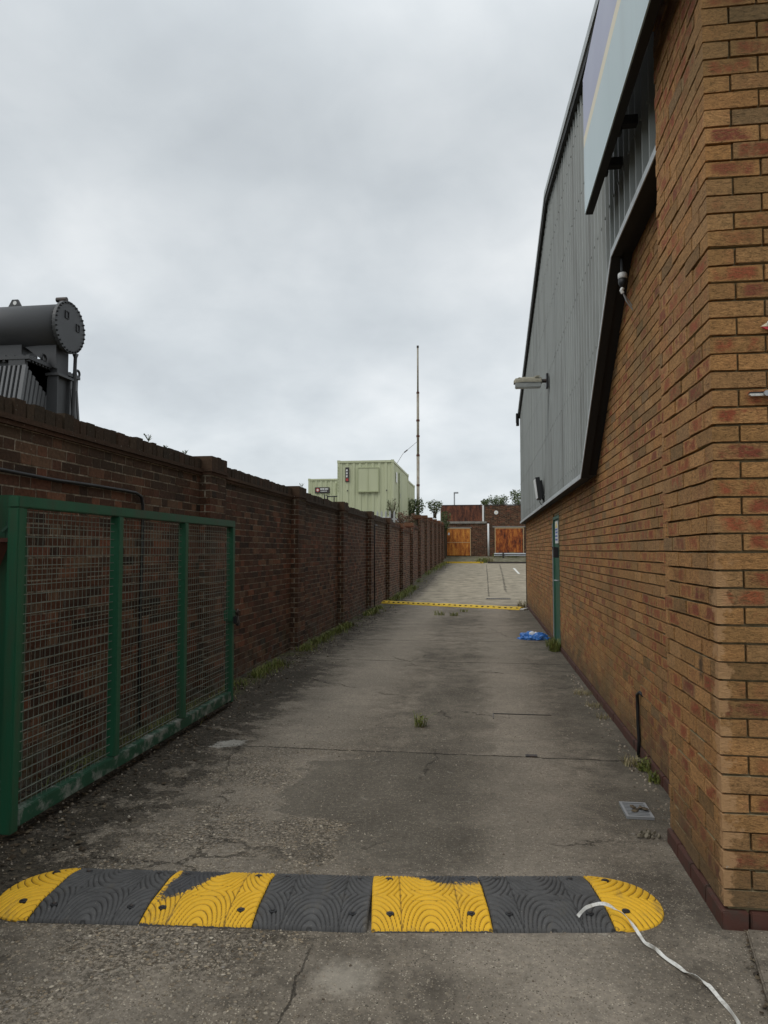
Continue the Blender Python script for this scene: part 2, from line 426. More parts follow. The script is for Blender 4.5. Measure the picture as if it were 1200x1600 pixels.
M = {}
M['buff'] = rustic_brick()
M['buff_mortar'] = mortar('buff_bed_mortar', (0.17, 0.135, 0.072), (0.30, 0.24, 0.14))
M['head_mortar_lit'] = mortar('buff_head_mortar_lit', (0.27, 0.215, 0.115), (0.42, 0.345, 0.205))  # same mortar, colour lightened to offset shade in the narrow head joints
M['dpc'] = paint('red_engineering_brick', (0.082, 0.030, 0.020), 0.7, var=0.35, scale=9, dirt=(0.05, 0.04, 0.03), dirt_amt=0.7, bump=0.3)
M['dark_brick'] = dark_brick()
M['dark_mortar'] = mortar('old_lime_mortar', (0.10, 0.080, 0.056), (0.38, 0.325, 0.245))
M['ground'] = ground_mat()
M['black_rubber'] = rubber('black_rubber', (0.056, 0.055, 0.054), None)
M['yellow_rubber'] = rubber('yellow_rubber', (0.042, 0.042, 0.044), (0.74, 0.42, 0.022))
M['green_paint'] = paint('green_gate_paint', (0.012, 0.088, 0.042), 0.5, var=0.35, scale=5, dirt=(0.055, 0.048, 0.03), dirt_amt=0.6, streak=True, bump=0.25)
M['green_worn'] = paint('worn_green_paint', (0.013, 0.066, 0.034), 0.6, var=0.35, scale=6, dirt=(0.34, 0.33, 0.30), dirt_amt=0.85)
M['wire'] = paint('galvanised_wire', (0.18, 0.205, 0.168), 0.55, metal=0.3, var=0.3, scale=8)
M['rusty_post'] = paint('rust_brown_steel', (0.085, 0.03, 0.018), 0.8, var=0.35, scale=12, bump=0.3)
M['black'] = paint('black_plastic', (0.012, 0.012, 0.013), 0.5, var=0.2)
M['dark_steel'] = paint('dark_steel', (0.045, 0.042, 0.04), 0.5, metal=0.4, var=0.3, dirt=(0.12, 0.05, 0.02), dirt_amt=0.4)
M['steel'] = paint('zinc_steel', (0.36, 0.37, 0.38), 0.45, metal=0.5, var=0.2)
M['pale_steel'] = paint('weathered_galvanising', (0.40, 0.415, 0.40), 0.6, var=0.15)
M['white'] = paint('white_plastic', (0.72, 0.72, 0.70), 0.45, var=0.08)
M['cladding'] = paint('grey_sheet_cladding', (0.285, 0.30, 0.285), 0.5, var=0.24, scale=1.7, dirt=(0.13, 0.13, 0.115), dirt_amt=0.65, streak=True)
M['trim'] = paint('pale_grey_trim', (0.42, 0.44, 0.44), 0.5, var=0.1, scale=3, dirt=(0.2, 0.2, 0.19), dirt_amt=0.5)
M['soffit'] = paint('black_soffit', (0.018, 0.017, 0.016), 0.8, var=0.2)
M['roof'] = paint('grey_roof_sheet', (0.22, 0.23, 0.23), 0.6, var=0.2)
M['sign_pale'] = paint('pale_blue_sign', (0.46, 0.565, 0.575), 0.35, var=0.04, scale=1.2, dirt=(0.36, 0.43, 0.43), dirt_amt=0.35, streak=True)
M['sign_lilac'] = paint('lilac_sign', (0.345, 0.355, 0.485), 0.35, var=0.05, scale=1.2)
M['sign_cream'] = paint('cream_sign', (0.76, 0.67, 0.48), 0.4, var=0.05)
M['transformer'] = paint('transformer_grey', (0.050, 0.051, 0.053), 0.5, var=0.15, scale=3)
M['transformer_fin'] = paint('transformer_fin_grey', (0.125, 0.127, 0.13), 0.5, var=0.15, scale=3)
M['container'] = paint('sage_container_paint', (0.51, 0.535, 0.35), 0.5, var=0.06, scale=1.0, dirt=(0.36, 0.385, 0.22), dirt_amt=0.4, streak=True)
M['container_dark'] = paint('sage_container_trim', (0.38, 0.41, 0.24), 0.55, var=0.1)
M['sign_black'] = paint('black_sign', (0.035, 0.028, 0.028), 0.4, var=0.1)
M['sign_red'] = paint('red_sign', (0.42, 0.05, 0.04), 0.45, var=0.15)
M['rust_door'] = rust_mat('orange_rust', (0.13, 0.030, 0.008), (0.40, 0.125, 0.018), (0.60, 0.26, 0.045))
M['rust_shutter'] = rust_mat('red_rust', (0.045, 0.012, 0.006), (0.25, 0.055, 0.010), (0.50, 0.17, 0.03), 3.2)
M['rust_fascia'] = rust_mat('dark_rust', (0.030, 0.012, 0.008), (0.095, 0.031, 0.016), (0.19, 0.066, 0.030))
M['timber'] = paint('pale_timber', (0.45, 0.32, 0.17), 0.7, var=0.2)
M['concrete'] = paint('weathered_concrete', (0.25, 0.235, 0.205), 0.9, var=0.25, scale=5, dirt=(0.09, 0.085, 0.07), dirt_amt=0.6, bump=0.4)
M['yellow_paint'] = paint('yellow_kerb_paint', (0.66, 0.43, 0.02), 0.7, var=0.2, scale=8, dirt=(0.2, 0.17, 0.1), dirt_amt=0.5)
M['white_paint'] = paint('white_line_paint', (0.62, 0.61, 0.56), 0.8, var=0.2, scale=8)
M['grass'] = leaf_mat('grass_blades', (0.075, 0.105, 0.022), (0.145, 0.17, 0.036), (0.22, 0.20, 0.065))
M['dry'] = leaf_mat('dry_grass', (0.22, 0.18, 0.09), (0.30, 0.25, 0.14), (0.17, 0.16, 0.07))
M['leaf'] = leaf_mat('shrub_leaves', (0.035, 0.058, 0.018), (0.075, 0.11, 0.034), (0.13, 0.15, 0.055))
M['flower'] = leaf_mat('faded_flowerheads', (0.16, 0.075, 0.05), (0.12, 0.08, 0.045), (0.20, 0.11, 0.075))
M['stem'] = paint('brown_stem', (0.085, 0.06, 0.035), 0.8, var=0.2)
M['litter'] = leaf_mat('leaf_litter', (0.028, 0.02, 0.012), (0.065, 0.045, 0.025), (0.12, 0.095, 0.06))
M['stone'] = leaf_mat('loose_stones', (0.09, 0.07, 0.05), (0.22, 0.18, 0.135), (0.42, 0.37, 0.295))
M['clod'] = leaf_mat('moss_and_mortar', (0.05, 0.045, 0.025), (0.14, 0.12, 0.085), (0.32, 0.29, 0.22))
M['blue_bag'] = paint('blue_polythene', (0.03, 0.15, 0.46), 0.3, var=0.3, scale=18)
M['white_bag'] = paint('white_polythene', (0.72, 0.74, 0.76), 0.3, var=0.1)
M['strap'] = paint('white_woven_strap', (0.62, 0.61, 0.57), 0.6, var=0.15, scale=22, dirt=(0.26, 0.235, 0.19), dirt_amt=0.75)
M['lichen'] = paint('lichened_aluminium', (0.28, 0.26, 0.20), 0.9, var=0.4, scale=40, dirt=(0.46, 0.43, 0.33), dirt_amt=0.8, bump=0.8)
M['clear'] = paint('cloudy_polycarbonate', (0.50, 0.52, 0.51), 0.25, var=0.1)
M['green_door'] = paint('green_door_paint', (0.024, 0.105, 0.062), 0.5, var=0.2, dirt=(0.07, 0.08, 0.05), dirt_amt=0.4)
M['blue_ink'] = paint('blue_notice', (0.06, 0.12, 0.42), 0.5, var=0.1)
M['yellow_ink'] = paint('yellow_notice', (0.72, 0.55, 0.12), 0.5, var=0.1)
M['red_plastic'] = paint('red_plastic', (0.50, 0.03, 0.04), 0.4, var=0.2, scale=30)
M['mast'] = paint('weathered_mast', (0.30, 0.275, 0.22), 0.6, metal=0.2, var=0.4, scale=2.5, dirt=(0.17, 0.10, 0.06), dirt_amt=0.7)
M['grate'] = paint('grey_grating', (0.30, 0.31, 0.32), 0.5, metal=0.3, var=0.2)


# ------------------------------------------------------------------ mesh helpers
ORG = {}


class MB:
    """collects shapes in world coordinates, links them as ONE mesh object"""
    def __init__(s):
        s.v, s.f, s.uv = [], [], None

    def add(s, vs, fs):
        o = len(s.v)
        s.v.extend([tuple(q) for q in vs])
        s.f.extend([tuple(i + o for i in f) for f in fs])

    def box(s, x0, x1, y0, y1, z0, z1):
        s.add([(x0, y0, z0), (x1, y0, z0), (x1, y1, z0), (x0, y1, z0), (x0, y0, z1), (x1, y0, z1), (x1, y1, z1), (x0, y1, z1)],
              [(0, 3, 2, 1), (4, 5, 6, 7), (0, 1, 5, 4), (1, 2, 6, 5), (2, 3, 7, 6), (3, 0, 4, 7)])

    def obox(s, c, ax, ay, az, hx, hy, hz):
        c = Vector(c); ax = Vector(ax).normalized() * hx; ay = Vector(ay).normalized() * hy; az = Vector(az).normalized() * hz
        s.add([c - ax - ay - az, c + ax - ay - az, c + ax + ay - az, c - ax + ay - az, c - ax - ay + az, c + ax - ay + az, c + ax + ay + az, c - ax + ay + az],
              [(0, 3, 2, 1), (4, 5, 6, 7), (0, 1, 5, 4), (1, 2, 6, 5), (2, 3, 7, 6), (3, 0, 4, 7)])

    def bar(s, p0, p1, w, h=None, up=(0, 0, 1)):
        p0, p1 = Vector(p0), Vector(p1)
        d = p1 - p0
        u = Vector(up)
        if abs(d.normalized().dot(u)) > 0.95:
            u = Vector((1, 0, 0))
        sx = d.cross(u).normalized()
        s.obox((p0 + p1) / 2, d, sx, sx.cross(d), d.length / 2, w / 2, (h or w) / 2)

    def tube(s, pts, r, n=8, caps=True):
        pts = [Vector(p) for p in pts]
        rs = r if isinstance(r, (list, tuple)) else [r] * len(pts)
        rings = []
        prev = None
        for i, p in enumerate(pts):
            d = (pts[min(i + 1, len(pts) - 1)] - pts[max(i - 1, 0)]).normalized()
            if prev is None:
                a = d.orthogonal().normalized()
            else:
                a = (prev - d * prev.dot(d))
                a = a.normalized() if a.length > 1e-5 else d.orthogonal().normalized()
            prev = a
            b_ = d.cross(a)
            rings.append([p + (a * math.cos(2 * math.pi * k / n) + b_ * math.sin(2 * math.pi * k / n)) * rs[i] for k in range(n)])
        vs = [q for ring in rings for q in ring]
        fs = []
        for i in range(len(pts) - 1):
            for k in range(n):
                fs.append((i * n + k, i * n + (k + 1) % n, (i + 1) * n + (k + 1) % n, (i + 1) * n + k))
        if caps:
            fs.append(tuple(range(n - 1, -1, -1)))
            fs.append(tuple((len(pts) - 1) * n + k for k in range(n)))
        s.add(vs, fs)

    def cyl(s, p0, p1, r, n=16):
        s.tube([p0, p1], r, n)

    def prism(s, poly, axis, a, b):
        """extrude a 2-D polygon along axis 'x','y' or 'z' from a to b"""
        def q(u, v, w):
            return {'x': (w, u, v), 'y': (u, w, v), 'z': (u, v, w)}[axis]
        n = len(poly)
        vs = [q(u, v, a) for u, v in poly] + [q(u, v, b) for u, v in poly]
        fs = [tuple(range(n - 1, -1, -1)), tuple(range(n, 2 * n))]
        fs += [(i, (i + 1) % n, n + (i + 1) % n, n + i) for i in range(n)]
        s.add(vs, fs)

    def build(s, name, mat, parent=None, smooth=False, recalc=True, bevel=0.0):
        me = bpy.data.meshes.new(name)
        o0 = ORG[parent.name] if parent is not None else Vector((0, 0, 0))
        me.from_pydata([(v[0] - o0.x, v[1] - o0.y, v[2] - o0.z) for v in s.v], [], s.f)
        if s.uv:
            ul = me.uv_layers.new(name='UVMap')
            flat = [c for q in s.uv for c in q]
            ul.data.foreach_set('uv', flat)
        me.materials.append(mat)
        if recalc or bevel:
            bm = bmesh.new()
            bm.from_mesh(me)
            bmesh.ops.recalc_face_normals(bm, faces=bm.faces)
            if bevel:
                bmesh.ops.bevel(bm, geom=bm.edges[:], offset=bevel, segments=2, affect='EDGES', clamp_overlap=True)
            bm.to_mesh(me)
            bm.free()
        if smooth:
            me.polygons.foreach_set('use_smooth', [True] * len(me.polygons))
        ob = bpy.data.objects.new(name, me)
        col.objects.link(ob)
        if parent is not None:
            ob.parent = parent
            ORG[ob.name] = o0
        else:
            ORG[ob.name] = Vector((0, 0, 0))
        return ob


def recentre(ob):
    """give a one-mesh thing its origin at its own base"""
    me = ob.data
    xs = [v.co for v in me.vertices]
    c = Vector(((min(v.x for v in xs) + max(v.x for v in xs)) / 2, (min(v.y for v in xs) + max(v.y for v in xs)) / 2, min(v.z for v in xs)))
    me.transform(Matrix.Translation(-c))
    ob.location = c
    return ob


def tag(o, label, cat, group=None):
    o['label'] = label
    o['category'] = cat
    if group:
        o['group'] = group
    return o


def thing(name, loc, label, cat, group=None):
    o = bpy.data.objects.new(name, None)
    col.objects.link(o)
    o.location = loc
    o.empty_display_size = 0.2
    ORG[o.name] = Vector(loc)
    return tag(o, label, cat, group)


def bricks(mb, P0, U, N, u0, u1, v0, v1, L=0.215, h=0.065, j=0.010, course=0.075, depth=0.1, bond='stretcher', holes=(), jit=0.0012, top=None, bottom=None, phase=0, rng=random, heads=None):
    """lay individual bricks on a vertical plane: P0 + u*U + v*Z, outer face along N"""
    P0, U, N = Vector(P0), Vector(U), Vector(N)
    if mb.uv is None:
        mb.uv = []
    k = 0
    z = v0
    while z + h <= v1 + 1e-4:
        par = (k + phase) % 2
        if bond == 'stretcher':
            seq = [L]
            u = u0 - (L + j) * (0.5 if par else 0.0)
        else:                                    # Flemish
            seq = [L, (L - j) / 2]
            u = u0 - (0.17 if par else 0.0)
        i = 0
        while u < u1:
            w = seq[i % len(seq)]
            i += 1
            a, b = max(u, u0), min(u + w, u1)
            u += w + j
            if b - a < 0.02:
                continue
            segs = [(a, b)]
            for (ha, hb, hz0, hz1) in holes:
                if z + h > hz0 and z < hz1:
                    ns = []
                    for (p, q) in segs:
                        if q <= ha or p >= hb:
                            ns.append((p, q))
                        else:
                            if ha - p > 0.02: ns.append((p, ha))
                            if q - hb > 0.02: ns.append((hb, q))
                    segs = ns
            if heads is not None:
                for (p, q) in segs:
                    if top is None and q - p > .03:
                        e0 = P0 + U * (p + .012); e1 = P0 + U * min(q + j, u1 - .004)
                        heads.obox((e0 + e1) / 2 - N * (0.0046 + 0.012) + Vector((0, 0, z + h / 2)), U, N, (0, 0, 1), (e1 - e0).length / 2, 0.012, h / 2 - 0.0012)
            for (p, q) in segs:
                mid = (p + q) / 2
                if top is not None and z + h > top(mid):
                    continue
                if bottom is not None and z + h < bottom(mid):
                    continue
                def J():
                    return rng.uniform(-jit, jit)
                out = rng.uniform(-jit, jit) * 1.3
                A = P0 + U * p; B = P0 + U * q
                zz0, zz1 = z + J(), z + h + J()
                vs = []
                for (pt, dd) in ((A, 0), (B, 0)):
                    for zz in (zz0, zz1):
                        vs.append(pt + N * (out + J()) + Vector((0, 0, zz + J())))
                for (pt, dd) in ((A, 0), (B, 0)):
                    for zz in (zz0, zz1):
                        vs.append(pt - N * depth + Vector((0, 0, zz)))
                # 0 A0 1 A1 2 B0 3 B1 | 4..7 back
                o = len(mb.v)
                mb.v.extend([tuple(q_) for q_ in vs])
                fs = [(0, 2, 3, 1), (1, 3, 7, 5), (0, 4, 6, 2), (0, 1, 5, 4), (2, 6, 7, 3)]
                lu = (q - p) / 0.215
                uvs = [[(0, 0), (lu, 0), (lu, 1), (0, 1)], [(0, .9), (lu, .9), (lu, 1), (0, 1)], [(0, 0), (0, .1), (lu, .1), (lu, 0)], [(0, 0), (0, 1), (.1, 1), (.1, 0)], [(0, 0), (.1, 0), (.1, 1), (0, 1)]]
                if N.cross(Vector((0, 0, 1))).dot(U) > 0:
                    fs = [f[::-1] for f in fs]
                    uvs = [q_[::-1] for q_ in uvs]
                for f, q_ in zip(fs, uvs):
                    mb.f.append(tuple(t + o for t in f))
                    mb.uv.extend(q_)
        z += course
        k += 1


# ------------------------------------------------------------------ ground
PROFILE = [(-1000, 0), (20, 0), (24, .02), (28, .10), (34, .36), (42, .50), (48, .59), (50.2, .62), (51.2, .78), (56, 1.06), (2000, 1.06)]


def gz(y):
    for (a, za), (b, zb) in zip(PROFILE, PROFILE[1:]):
        if a <= y <= b:
            t = (y - a) / (b - a)
            return za + (zb - za) * t
    return 0


def frange(a, b, s):
    n = int(round((b - a) / s))
    return [a + (b - a) * i / n for i in range(n)]


from mathutils import noise as mn
def ground_z(x, y):
    z = gz(y)
    if -3.4 < x < 1.4 and 0.5 < y < 20:
        z += 0.006 * mn.noise(Vector((x * 1.3, y * 1.3, 0))) + 0.0025 * mn.noise(Vector((x * 6, y * 6, 3)))
    return z


xs = [-900, -300, -100, -40, -15, -8, -5, -3.6] + frange(-3.4, 1.4, 0.05) + [1.4, 2, 4, 8, 15, 40, 100, 300, 900]
ys = [-600, -100, -20, -6, -2, 0] + frange(0.5, 20, 0.06) + frange(20, 60, 0.5) + [60, 80, 120, 250, 600, 1500]
g_ = MB()
g_.v = [(x, y, ground_z(x, y)) for y in ys for x in xs]
nx = len(xs)
g_.f = [(r * nx + c, r * nx + c + 1, (r + 1) * nx + c + 1, (r + 1) * nx + c) for r in range(len(ys) - 1) for c in range(nx - 1)]
go = g_.build('ground', M['ground'], smooth=True, recalc=False)
go['kind'] = 'structure'

# ------------------------------------------------------------------ long brick boundary wall on the left
WX = -2.93
PIERS = [7.28 + 3.55 * k for k in range(13)]
BAYTOP = {}
def wall_top(y):
    # the wall steps up bay by bay once the ground climbs
    if y < PIERS[4]:
        return 2.47
    tops = [2.47, 2.43, 2.38, 2.60, 3.08, 3.24, 3.30, 3.36, 3.42, 3.46]
    k = 0
    for i in range(4, 13):
        if y >= PIERS[i]:
            k = i - 3
    return tops[min(k, 9)]


wall = thing('boundary_wall', (WX, 25, 0), 'long sooty red-brown brick boundary wall with piers running down the left of the alley', 'wall')
b1 = MB()
core = MB()
cop = MB(); cop.uv = None
band = MB()
edges = [-4.0] + PIERS + [56.0]
rw = random.Random(3)
for a, b in zip(edges, edges[1:]):
    t = wall_top((a + b) / 2)
    near = a < 20
    bricks(b1, (WX, 0, 0), (0, 1, 0), (1, 0, 0), a, b, t - 0.177 - 0.075 * 36, t - 0.170, bond='flemish', depth=0.05, jit=0.0013, bottom=lambda u: gz(u) - 0.05, rng=rw)
    core.box(WX - 0.22, WX - 0.0032, a, b, -0.3, t - 0.11)
    # creasing band: two oversailing courses
    band.box(WX - 0.24, WX + 0.022, a, b, t - 0.178, t - 0.150)
    band.box(WX - 0.25, WX + 0.036, a, b, t - 0.148, t - 0.114)
    # brick-on-edge coping
    y = a
    while y < b:
        w = min(rw.choice([0.066, 0.07, 0.075, 0.105, 0.11]), b - y)
        dz = rw.uniform(-0.014, 0.008)
        dxx = rw.uniform(-0.007, 0.005)
        cop.box(WX - 0.23 + dxx, WX + 0.012 + dxx, y, y + w, t - 0.112, t + dz)
        y += w + 0.013
    core.box(WX - 0.21, WX - 0.012, a, b, t - 0.112, t - 0.026)
b1.build('brick_face', M['dark_brick'], wall, recalc=False)
core.build('mortar_core', M['dark_mortar'], wall)
cop.build('coping', M['dark_brick'], wall)
band.build('tile_band', M['dark_brick'], wall)
for py_ in PIERS:
    t = max(wall_top(py_ - 0.5), wall_top(py_ + 0.5))
    z0 = gz(py_) - 0.08
    y0, y1 = py_ - 0.225, py_ + 0.225
    xf = WX + 0.112
    pm = MB()
    zt = t - 0.177
    bricks(pm, (xf, 0, 0), (0, 1, 0), (1, 0, 0), y0, y1, zt - 0.075 * 36, zt + .015, bond='flemish', depth=0.05, jit=0.0013, bottom=lambda u: z0, rng=rw)
    bricks(pm, (0, y0, 0), (1, 0, 0), (0, -1, 0), WX + 0.0, xf - 0.052, zt - 0.075 * 36, zt + .015, bond='flemish', depth=0.05, jit=0.0013, bottom=lambda u: z0, rng=rw)
    bricks(pm, (0, y1, 0), (1, 0, 0), (0, 1, 0), WX + 0.0, xf - 0.052, zt - 0.075 * 36, zt + .015, bond='flemish', depth=0.05, jit=0.0013, bottom=lambda u: z0, rng=rw)
    pier = pm.build('pier', M['dark_brick'], wall, recalc=False)
    pc_ = MB()
    pc_.box(WX + 0.001, xf - 0.0032, y0 + 0.0032, y1 - 0.0032, z0 - 0.2, zt + 0.01)
    pc_.build('pier_mortar', M['dark_mortar'], pier)
    cm = MB()
    cm.box(WX - 0.24, xf + 0.013, y0 - 0.012, y1 + 0.012, zt + 0.009, zt + 0.037)
    cm.box(WX - 0.25, xf + 0.024, y0 - 0.022, y1 + 0.022, zt + 0.039, zt + 0.072)
    nb = 5
    for i in range(nb):
        ya = y0 + (y1 - y0) * i / nb
        dz = rw.uniform(-0.006, 0.008)
        cm.box(WX - 0.235, xf + 0.012, ya + 0.003, ya + 0.09 - 0.003, zt + 0.0735, t + 0.028 + dz)
    cm.build('pier_cap', M['dark_brick'], pier)

# cable clipped along the wall
cb = MB()
pts = [(-2.915, 2.0, 2.0), (-2.915, 3.9, 2.003), (-2.912, 4.5, 1.992), (-2.915, 5.0, 2.0), (-2.914, 5.45, 2.0), (-2.91, 5.64, 1.996), (-2.908, 5.73, 1.97), (-2.91, 5.765, 1.90), (-2.91, 5.77, 1.6), (-2.912, 5.76, 0.9), (-2.91, 5.77, 0.02)]
cb.tube(pts, 0.013, 8)
tag(recentre(cb.build('cable', M['black'], smooth=True)), 'black cable clipped along the left brick wall, turning down behind the green gate', 'cable')
cb = MB()
cb.tube([(WX + 0.012, 18.95, 0.0), (WX + 0.012, 18.95, 2.15), (WX + 0.012, 19.02, 2.2), (WX + 0.012, 19.4, 2.2)], 0.016, 6)
tag(recentre(cb.build('conduit_pipe', M['black'], smooth=True)), 'thin black conduit pipe rising on the left wall just before the far yellow ramp', 'pipe')

# ------------------------------------------------------------------ warehouse on the right
wh = thing('warehouse', (6, 11, 0), 'buff brick warehouse on the right with grey corrugated gable cladding above', 'building')
RX = 1.13                                      # recessed side wall
PX, PY0, PY1 = 0.943, 3.09, 3.93               # front corner pier
END = 19.55
DOOR = (11.03, 11.98, -0.2, 2.06)
rb = random.Random(11)
sm = MB(); hd = MB()
V0 = 0.085
bricks(sm, (RX, 0, 0), (0, 1, 0), (-1, 0, 0), PY1, 7.9, V0, 3.95, holes=[DOOR], rng=rb, heads=hd, phase=1)
bricks(sm, (RX, 0, 0), (0, 1, 0), (-1, 0, 0), 7.91, END - 0.1125, V0, 2.40, holes=[DOOR], rng=rb, heads=hd, phase=0)
sm.build('side_wall', M['buff'], wh, recalc=False)
# far end wall, returning to the right
em = MB()
bricks(em, (0, END, 0), (1, 0, 0), (0, 1, 0), RX, 13.9, V0, 2.40, rng=rb, heads=hd)
em.build('end_wall', M['buff'], wh, recalc=False)
# corner pier and front wall laid brick by brick with lapped corner
fm = MB(); pm = MB()
zc_ = V0
kc = 0
while zc_ < 6.6:
    if kc % 2 == 0:
        bricks(fm, (0, PY0, 0), (1, 0, 0), (0, -1, 0), PX, PX + 0.215, zc_, zc_ + 0.066, depth=0.1025, rng=rb, heads=hd, jit=0.0022)
        bricks(fm, (0, PY0, 0), (1, 0, 0), (0, -1, 0), PX + 0.225, 3.6, zc_, zc_ + 0.066, depth=0.1, rng=rb, heads=hd, jit=0.0018)
        bricks(pm, (PX, 0, 0), (0, 1, 0), (-1, 0, 0), PY0 + 0.1125, PY1, zc_, zc_ + 0.066, depth=0.1, rng=rb, heads=hd, jit=0.002)
    else:
        bricks(pm, (PX, 0, 0), (0, 1, 0), (-1, 0, 0), PY0, PY0 + 0.215, zc_, zc_ + 0.066, depth=0.1025, rng=rb, heads=hd, jit=0.0022)
        bricks(pm, (PX, 0, 0), (0, 1, 0), (-1, 0, 0), PY0 + 0.225, PY1, zc_, zc_ + 0.066, depth=0.1, rng=rb, heads=hd, jit=0.002)
        bricks(fm, (0, PY0, 0), (1, 0, 0), (0, -1, 0), PX + 0.1125, 3.6, zc_, zc_ + 0.066, depth=0.1, rng=rb, heads=hd, jit=0.0018)
    zc_ += 0.075
    kc += 1
bricks(pm, (0, PY1, 0), (1, 0, 0), (0, 1, 0), PX + 0.005, RX, V0, 6.6, depth=0.09, rng=rb, heads=hd)
fm.build('front_wall', M['buff'], wh, recalc=False)
pier = pm.build('corner_pier', M['buff'], wh, recalc=False)
hd.build('head_joints', M['head_mortar_lit'], wh)
mm = MB()
mm.box(PX + 0.020, 13.9, PY0 + 0.020, PY1 - 0.02, -0.2, 6.6)
mm.box(RX + 0.020, RX + 0.25, PY1 - 0.01, DOOR[0], -0.2, 3.98)
mm.box(RX + 0.020, RX + 0.25, DOOR[0], DOOR[1], 2.07, 3.98)
mm.box(RX + 0.020, RX + 0.25, DOOR[1], END - 0.013, -0.2, 2.45)
mm.box(RX + 0.26, 13.9, END - 0.25, END - 0.013, -0.2, 2.45)
mm.build('mortar_core', M['buff_mortar'], wh)
# dark red damp course at the foot of the wall
dm = MB()
y = PY1 + 0.02
while y < END - 0.1:
    e = min(y + 0.43, END)
    if not (e > DOOR[0] and y < DOOR[1]):
        dm.box(RX - 0.012 + rb.uniform(-.002, .002), RX + 0.1, y, e, -0.05, 0.070 + rb.uniform(-.002, .002))
    y = e + 0.008
dm.build('damp_course', M['dpc'], wh, bevel=0.004)
dm = MB()
y = PY0 - 0.010
while y < PY1 + 0.01:
    e = min(y + 0.215, PY1 + 0.014)
    dm.box(PX - 0.012, PX + 0.09, y, e, -0.05, 0.070)
    y = e + 0.006
x = PX + 0.098
while x < 3.6:
    dm.box(x, x + 0.209, PY0 - 0.012 + rb.uniform(-.002, .004), PY0 + 0.09, -0.05, 0.070)
    x += 0.217
dm.build('damp_course', M['dpc'], wh, bevel=0.004)

# corrugated gable cladding
CX = 1.02
RY, RZ, SL = 10.7, 6.90, 0.183
def verge_z(y):
    return RZ - SL * abs(y - RY)
def clad_bot(y):
    if y < 5.47: return 3.737
    if y < 7.35: return 3.737 + (y - 5.47) / (7.35 - 5.47) * (2.24 - 3.737)
    return 2.24
cm = MB()
prof = []
y = PY1 + 0.02
while y < END + 0.05:
    for dy, d in ((0.0, 0.0), (0.130, 0.0), (0.146, -0.040), (0.174, -0.040)):
        prof.append((y + dy, CX + d + 0.016))
    y += 0.19
prof = [q for q in prof if q[0] <= END + 0.06]
for br in (5.47, 7.35):                        # extra columns so that the bottom edge follows the break
    pass
vs = []
for (yy, xx) in prof:
    vs.append((xx, yy, clad_bot(yy) + 0.02)); vs.append((xx, yy, verge_z(yy) + 0.06))
fs = [(2 * i, 2 * i + 1, 2 * i + 3, 2 * i + 2) for i in range(len(prof) - 1)]
cm.add(vs, fs)
for zz in (2.42, 3.3, 4.2, 5.1, 5.9, 6.5):
    for (yy, xx) in prof[2::4]:
        if clad_bot(yy) + .1 < zz < verge_z(yy) - .15:
            cm.obox((xx - .004, yy + .014, zz + rb.uniform(-.008, .008)), (1, 0, 0), (0, 1, 0), (0, 0, 1), .005, .008, .008)
cm.build('cladding', M['cladding'], wh, recalc=False)
# return of the sheeting round the far corner and backing behind the sheet
bk = MB()
bk.prism([(PY1 + 0.01, 3.76), (5.46, 3.76), (7.36, 2.27), (END + 0.03, 2.27), (END + 0.03, verge_z(END)), (RY, RZ), (PY1 + 0.01, verge_z(PY1))], 'x', CX + 0.03, RX + 0.009)
bk.build('sheeting_rail', M['soffit'], wh)
cr_ = MB()
cr_.box(CX - 0.012, 13.9, END + 0.035, END + 0.07, 2.22, verge_z(END) + 0.02)
cr_.build('end_cladding', M['cladding'], wh)
# drip flashing along the bottom edge
fl = MB()
path = [(PY1 + 0.015, 3.737), (5.47, 3.737), (7.35, 2.24), (END + 0.04, 2.24)]
for (ya, za), (yb, zb) in zip(path, path[1:]):
    fl.add([(CX - 0.050, ya, za - 0.004), (CX - 0.050, yb, zb - 0.004), (CX - 0.050, yb, zb + 0.045), (CX - 0.050, ya, za + 0.045),
            (CX - 0.043, ya, za - 0.004), (CX - 0.043, yb, zb - 0.004), (CX - 0.043, yb, zb + 0.045), (CX - 0.043, ya, za + 0.045)],
           [(0, 1, 2, 3), (4, 7, 6, 5), (0, 4, 5, 1), (3, 2, 6, 7), (0, 3, 7, 4), (1, 5, 6, 2)])
fl.build('drip_flashing', M['trim'], wh)
sf = MB()
for (ya, za), (yb, zb) in zip(path, path[1:]):
    sf.add([(CX - 0.0425, ya, za), (CX - 0.0425, yb, zb), (CX - 0.0425, yb, zb + 0.02), (CX - 0.0425, ya, za + 0.02),
            (CX + 0.029, ya, za), (CX + 0.029, yb, zb), (CX + 0.029, yb, zb + 0.02), (CX + 0.029, ya, za + 0.02)],
           [(0, 1, 2, 3), (4, 7, 6, 5), (0, 4, 5, 1), (3, 2, 6, 7), (0, 3, 7, 4), (1, 5, 6, 2)])
sf.build('flashing_underside', M['soffit'], wh)
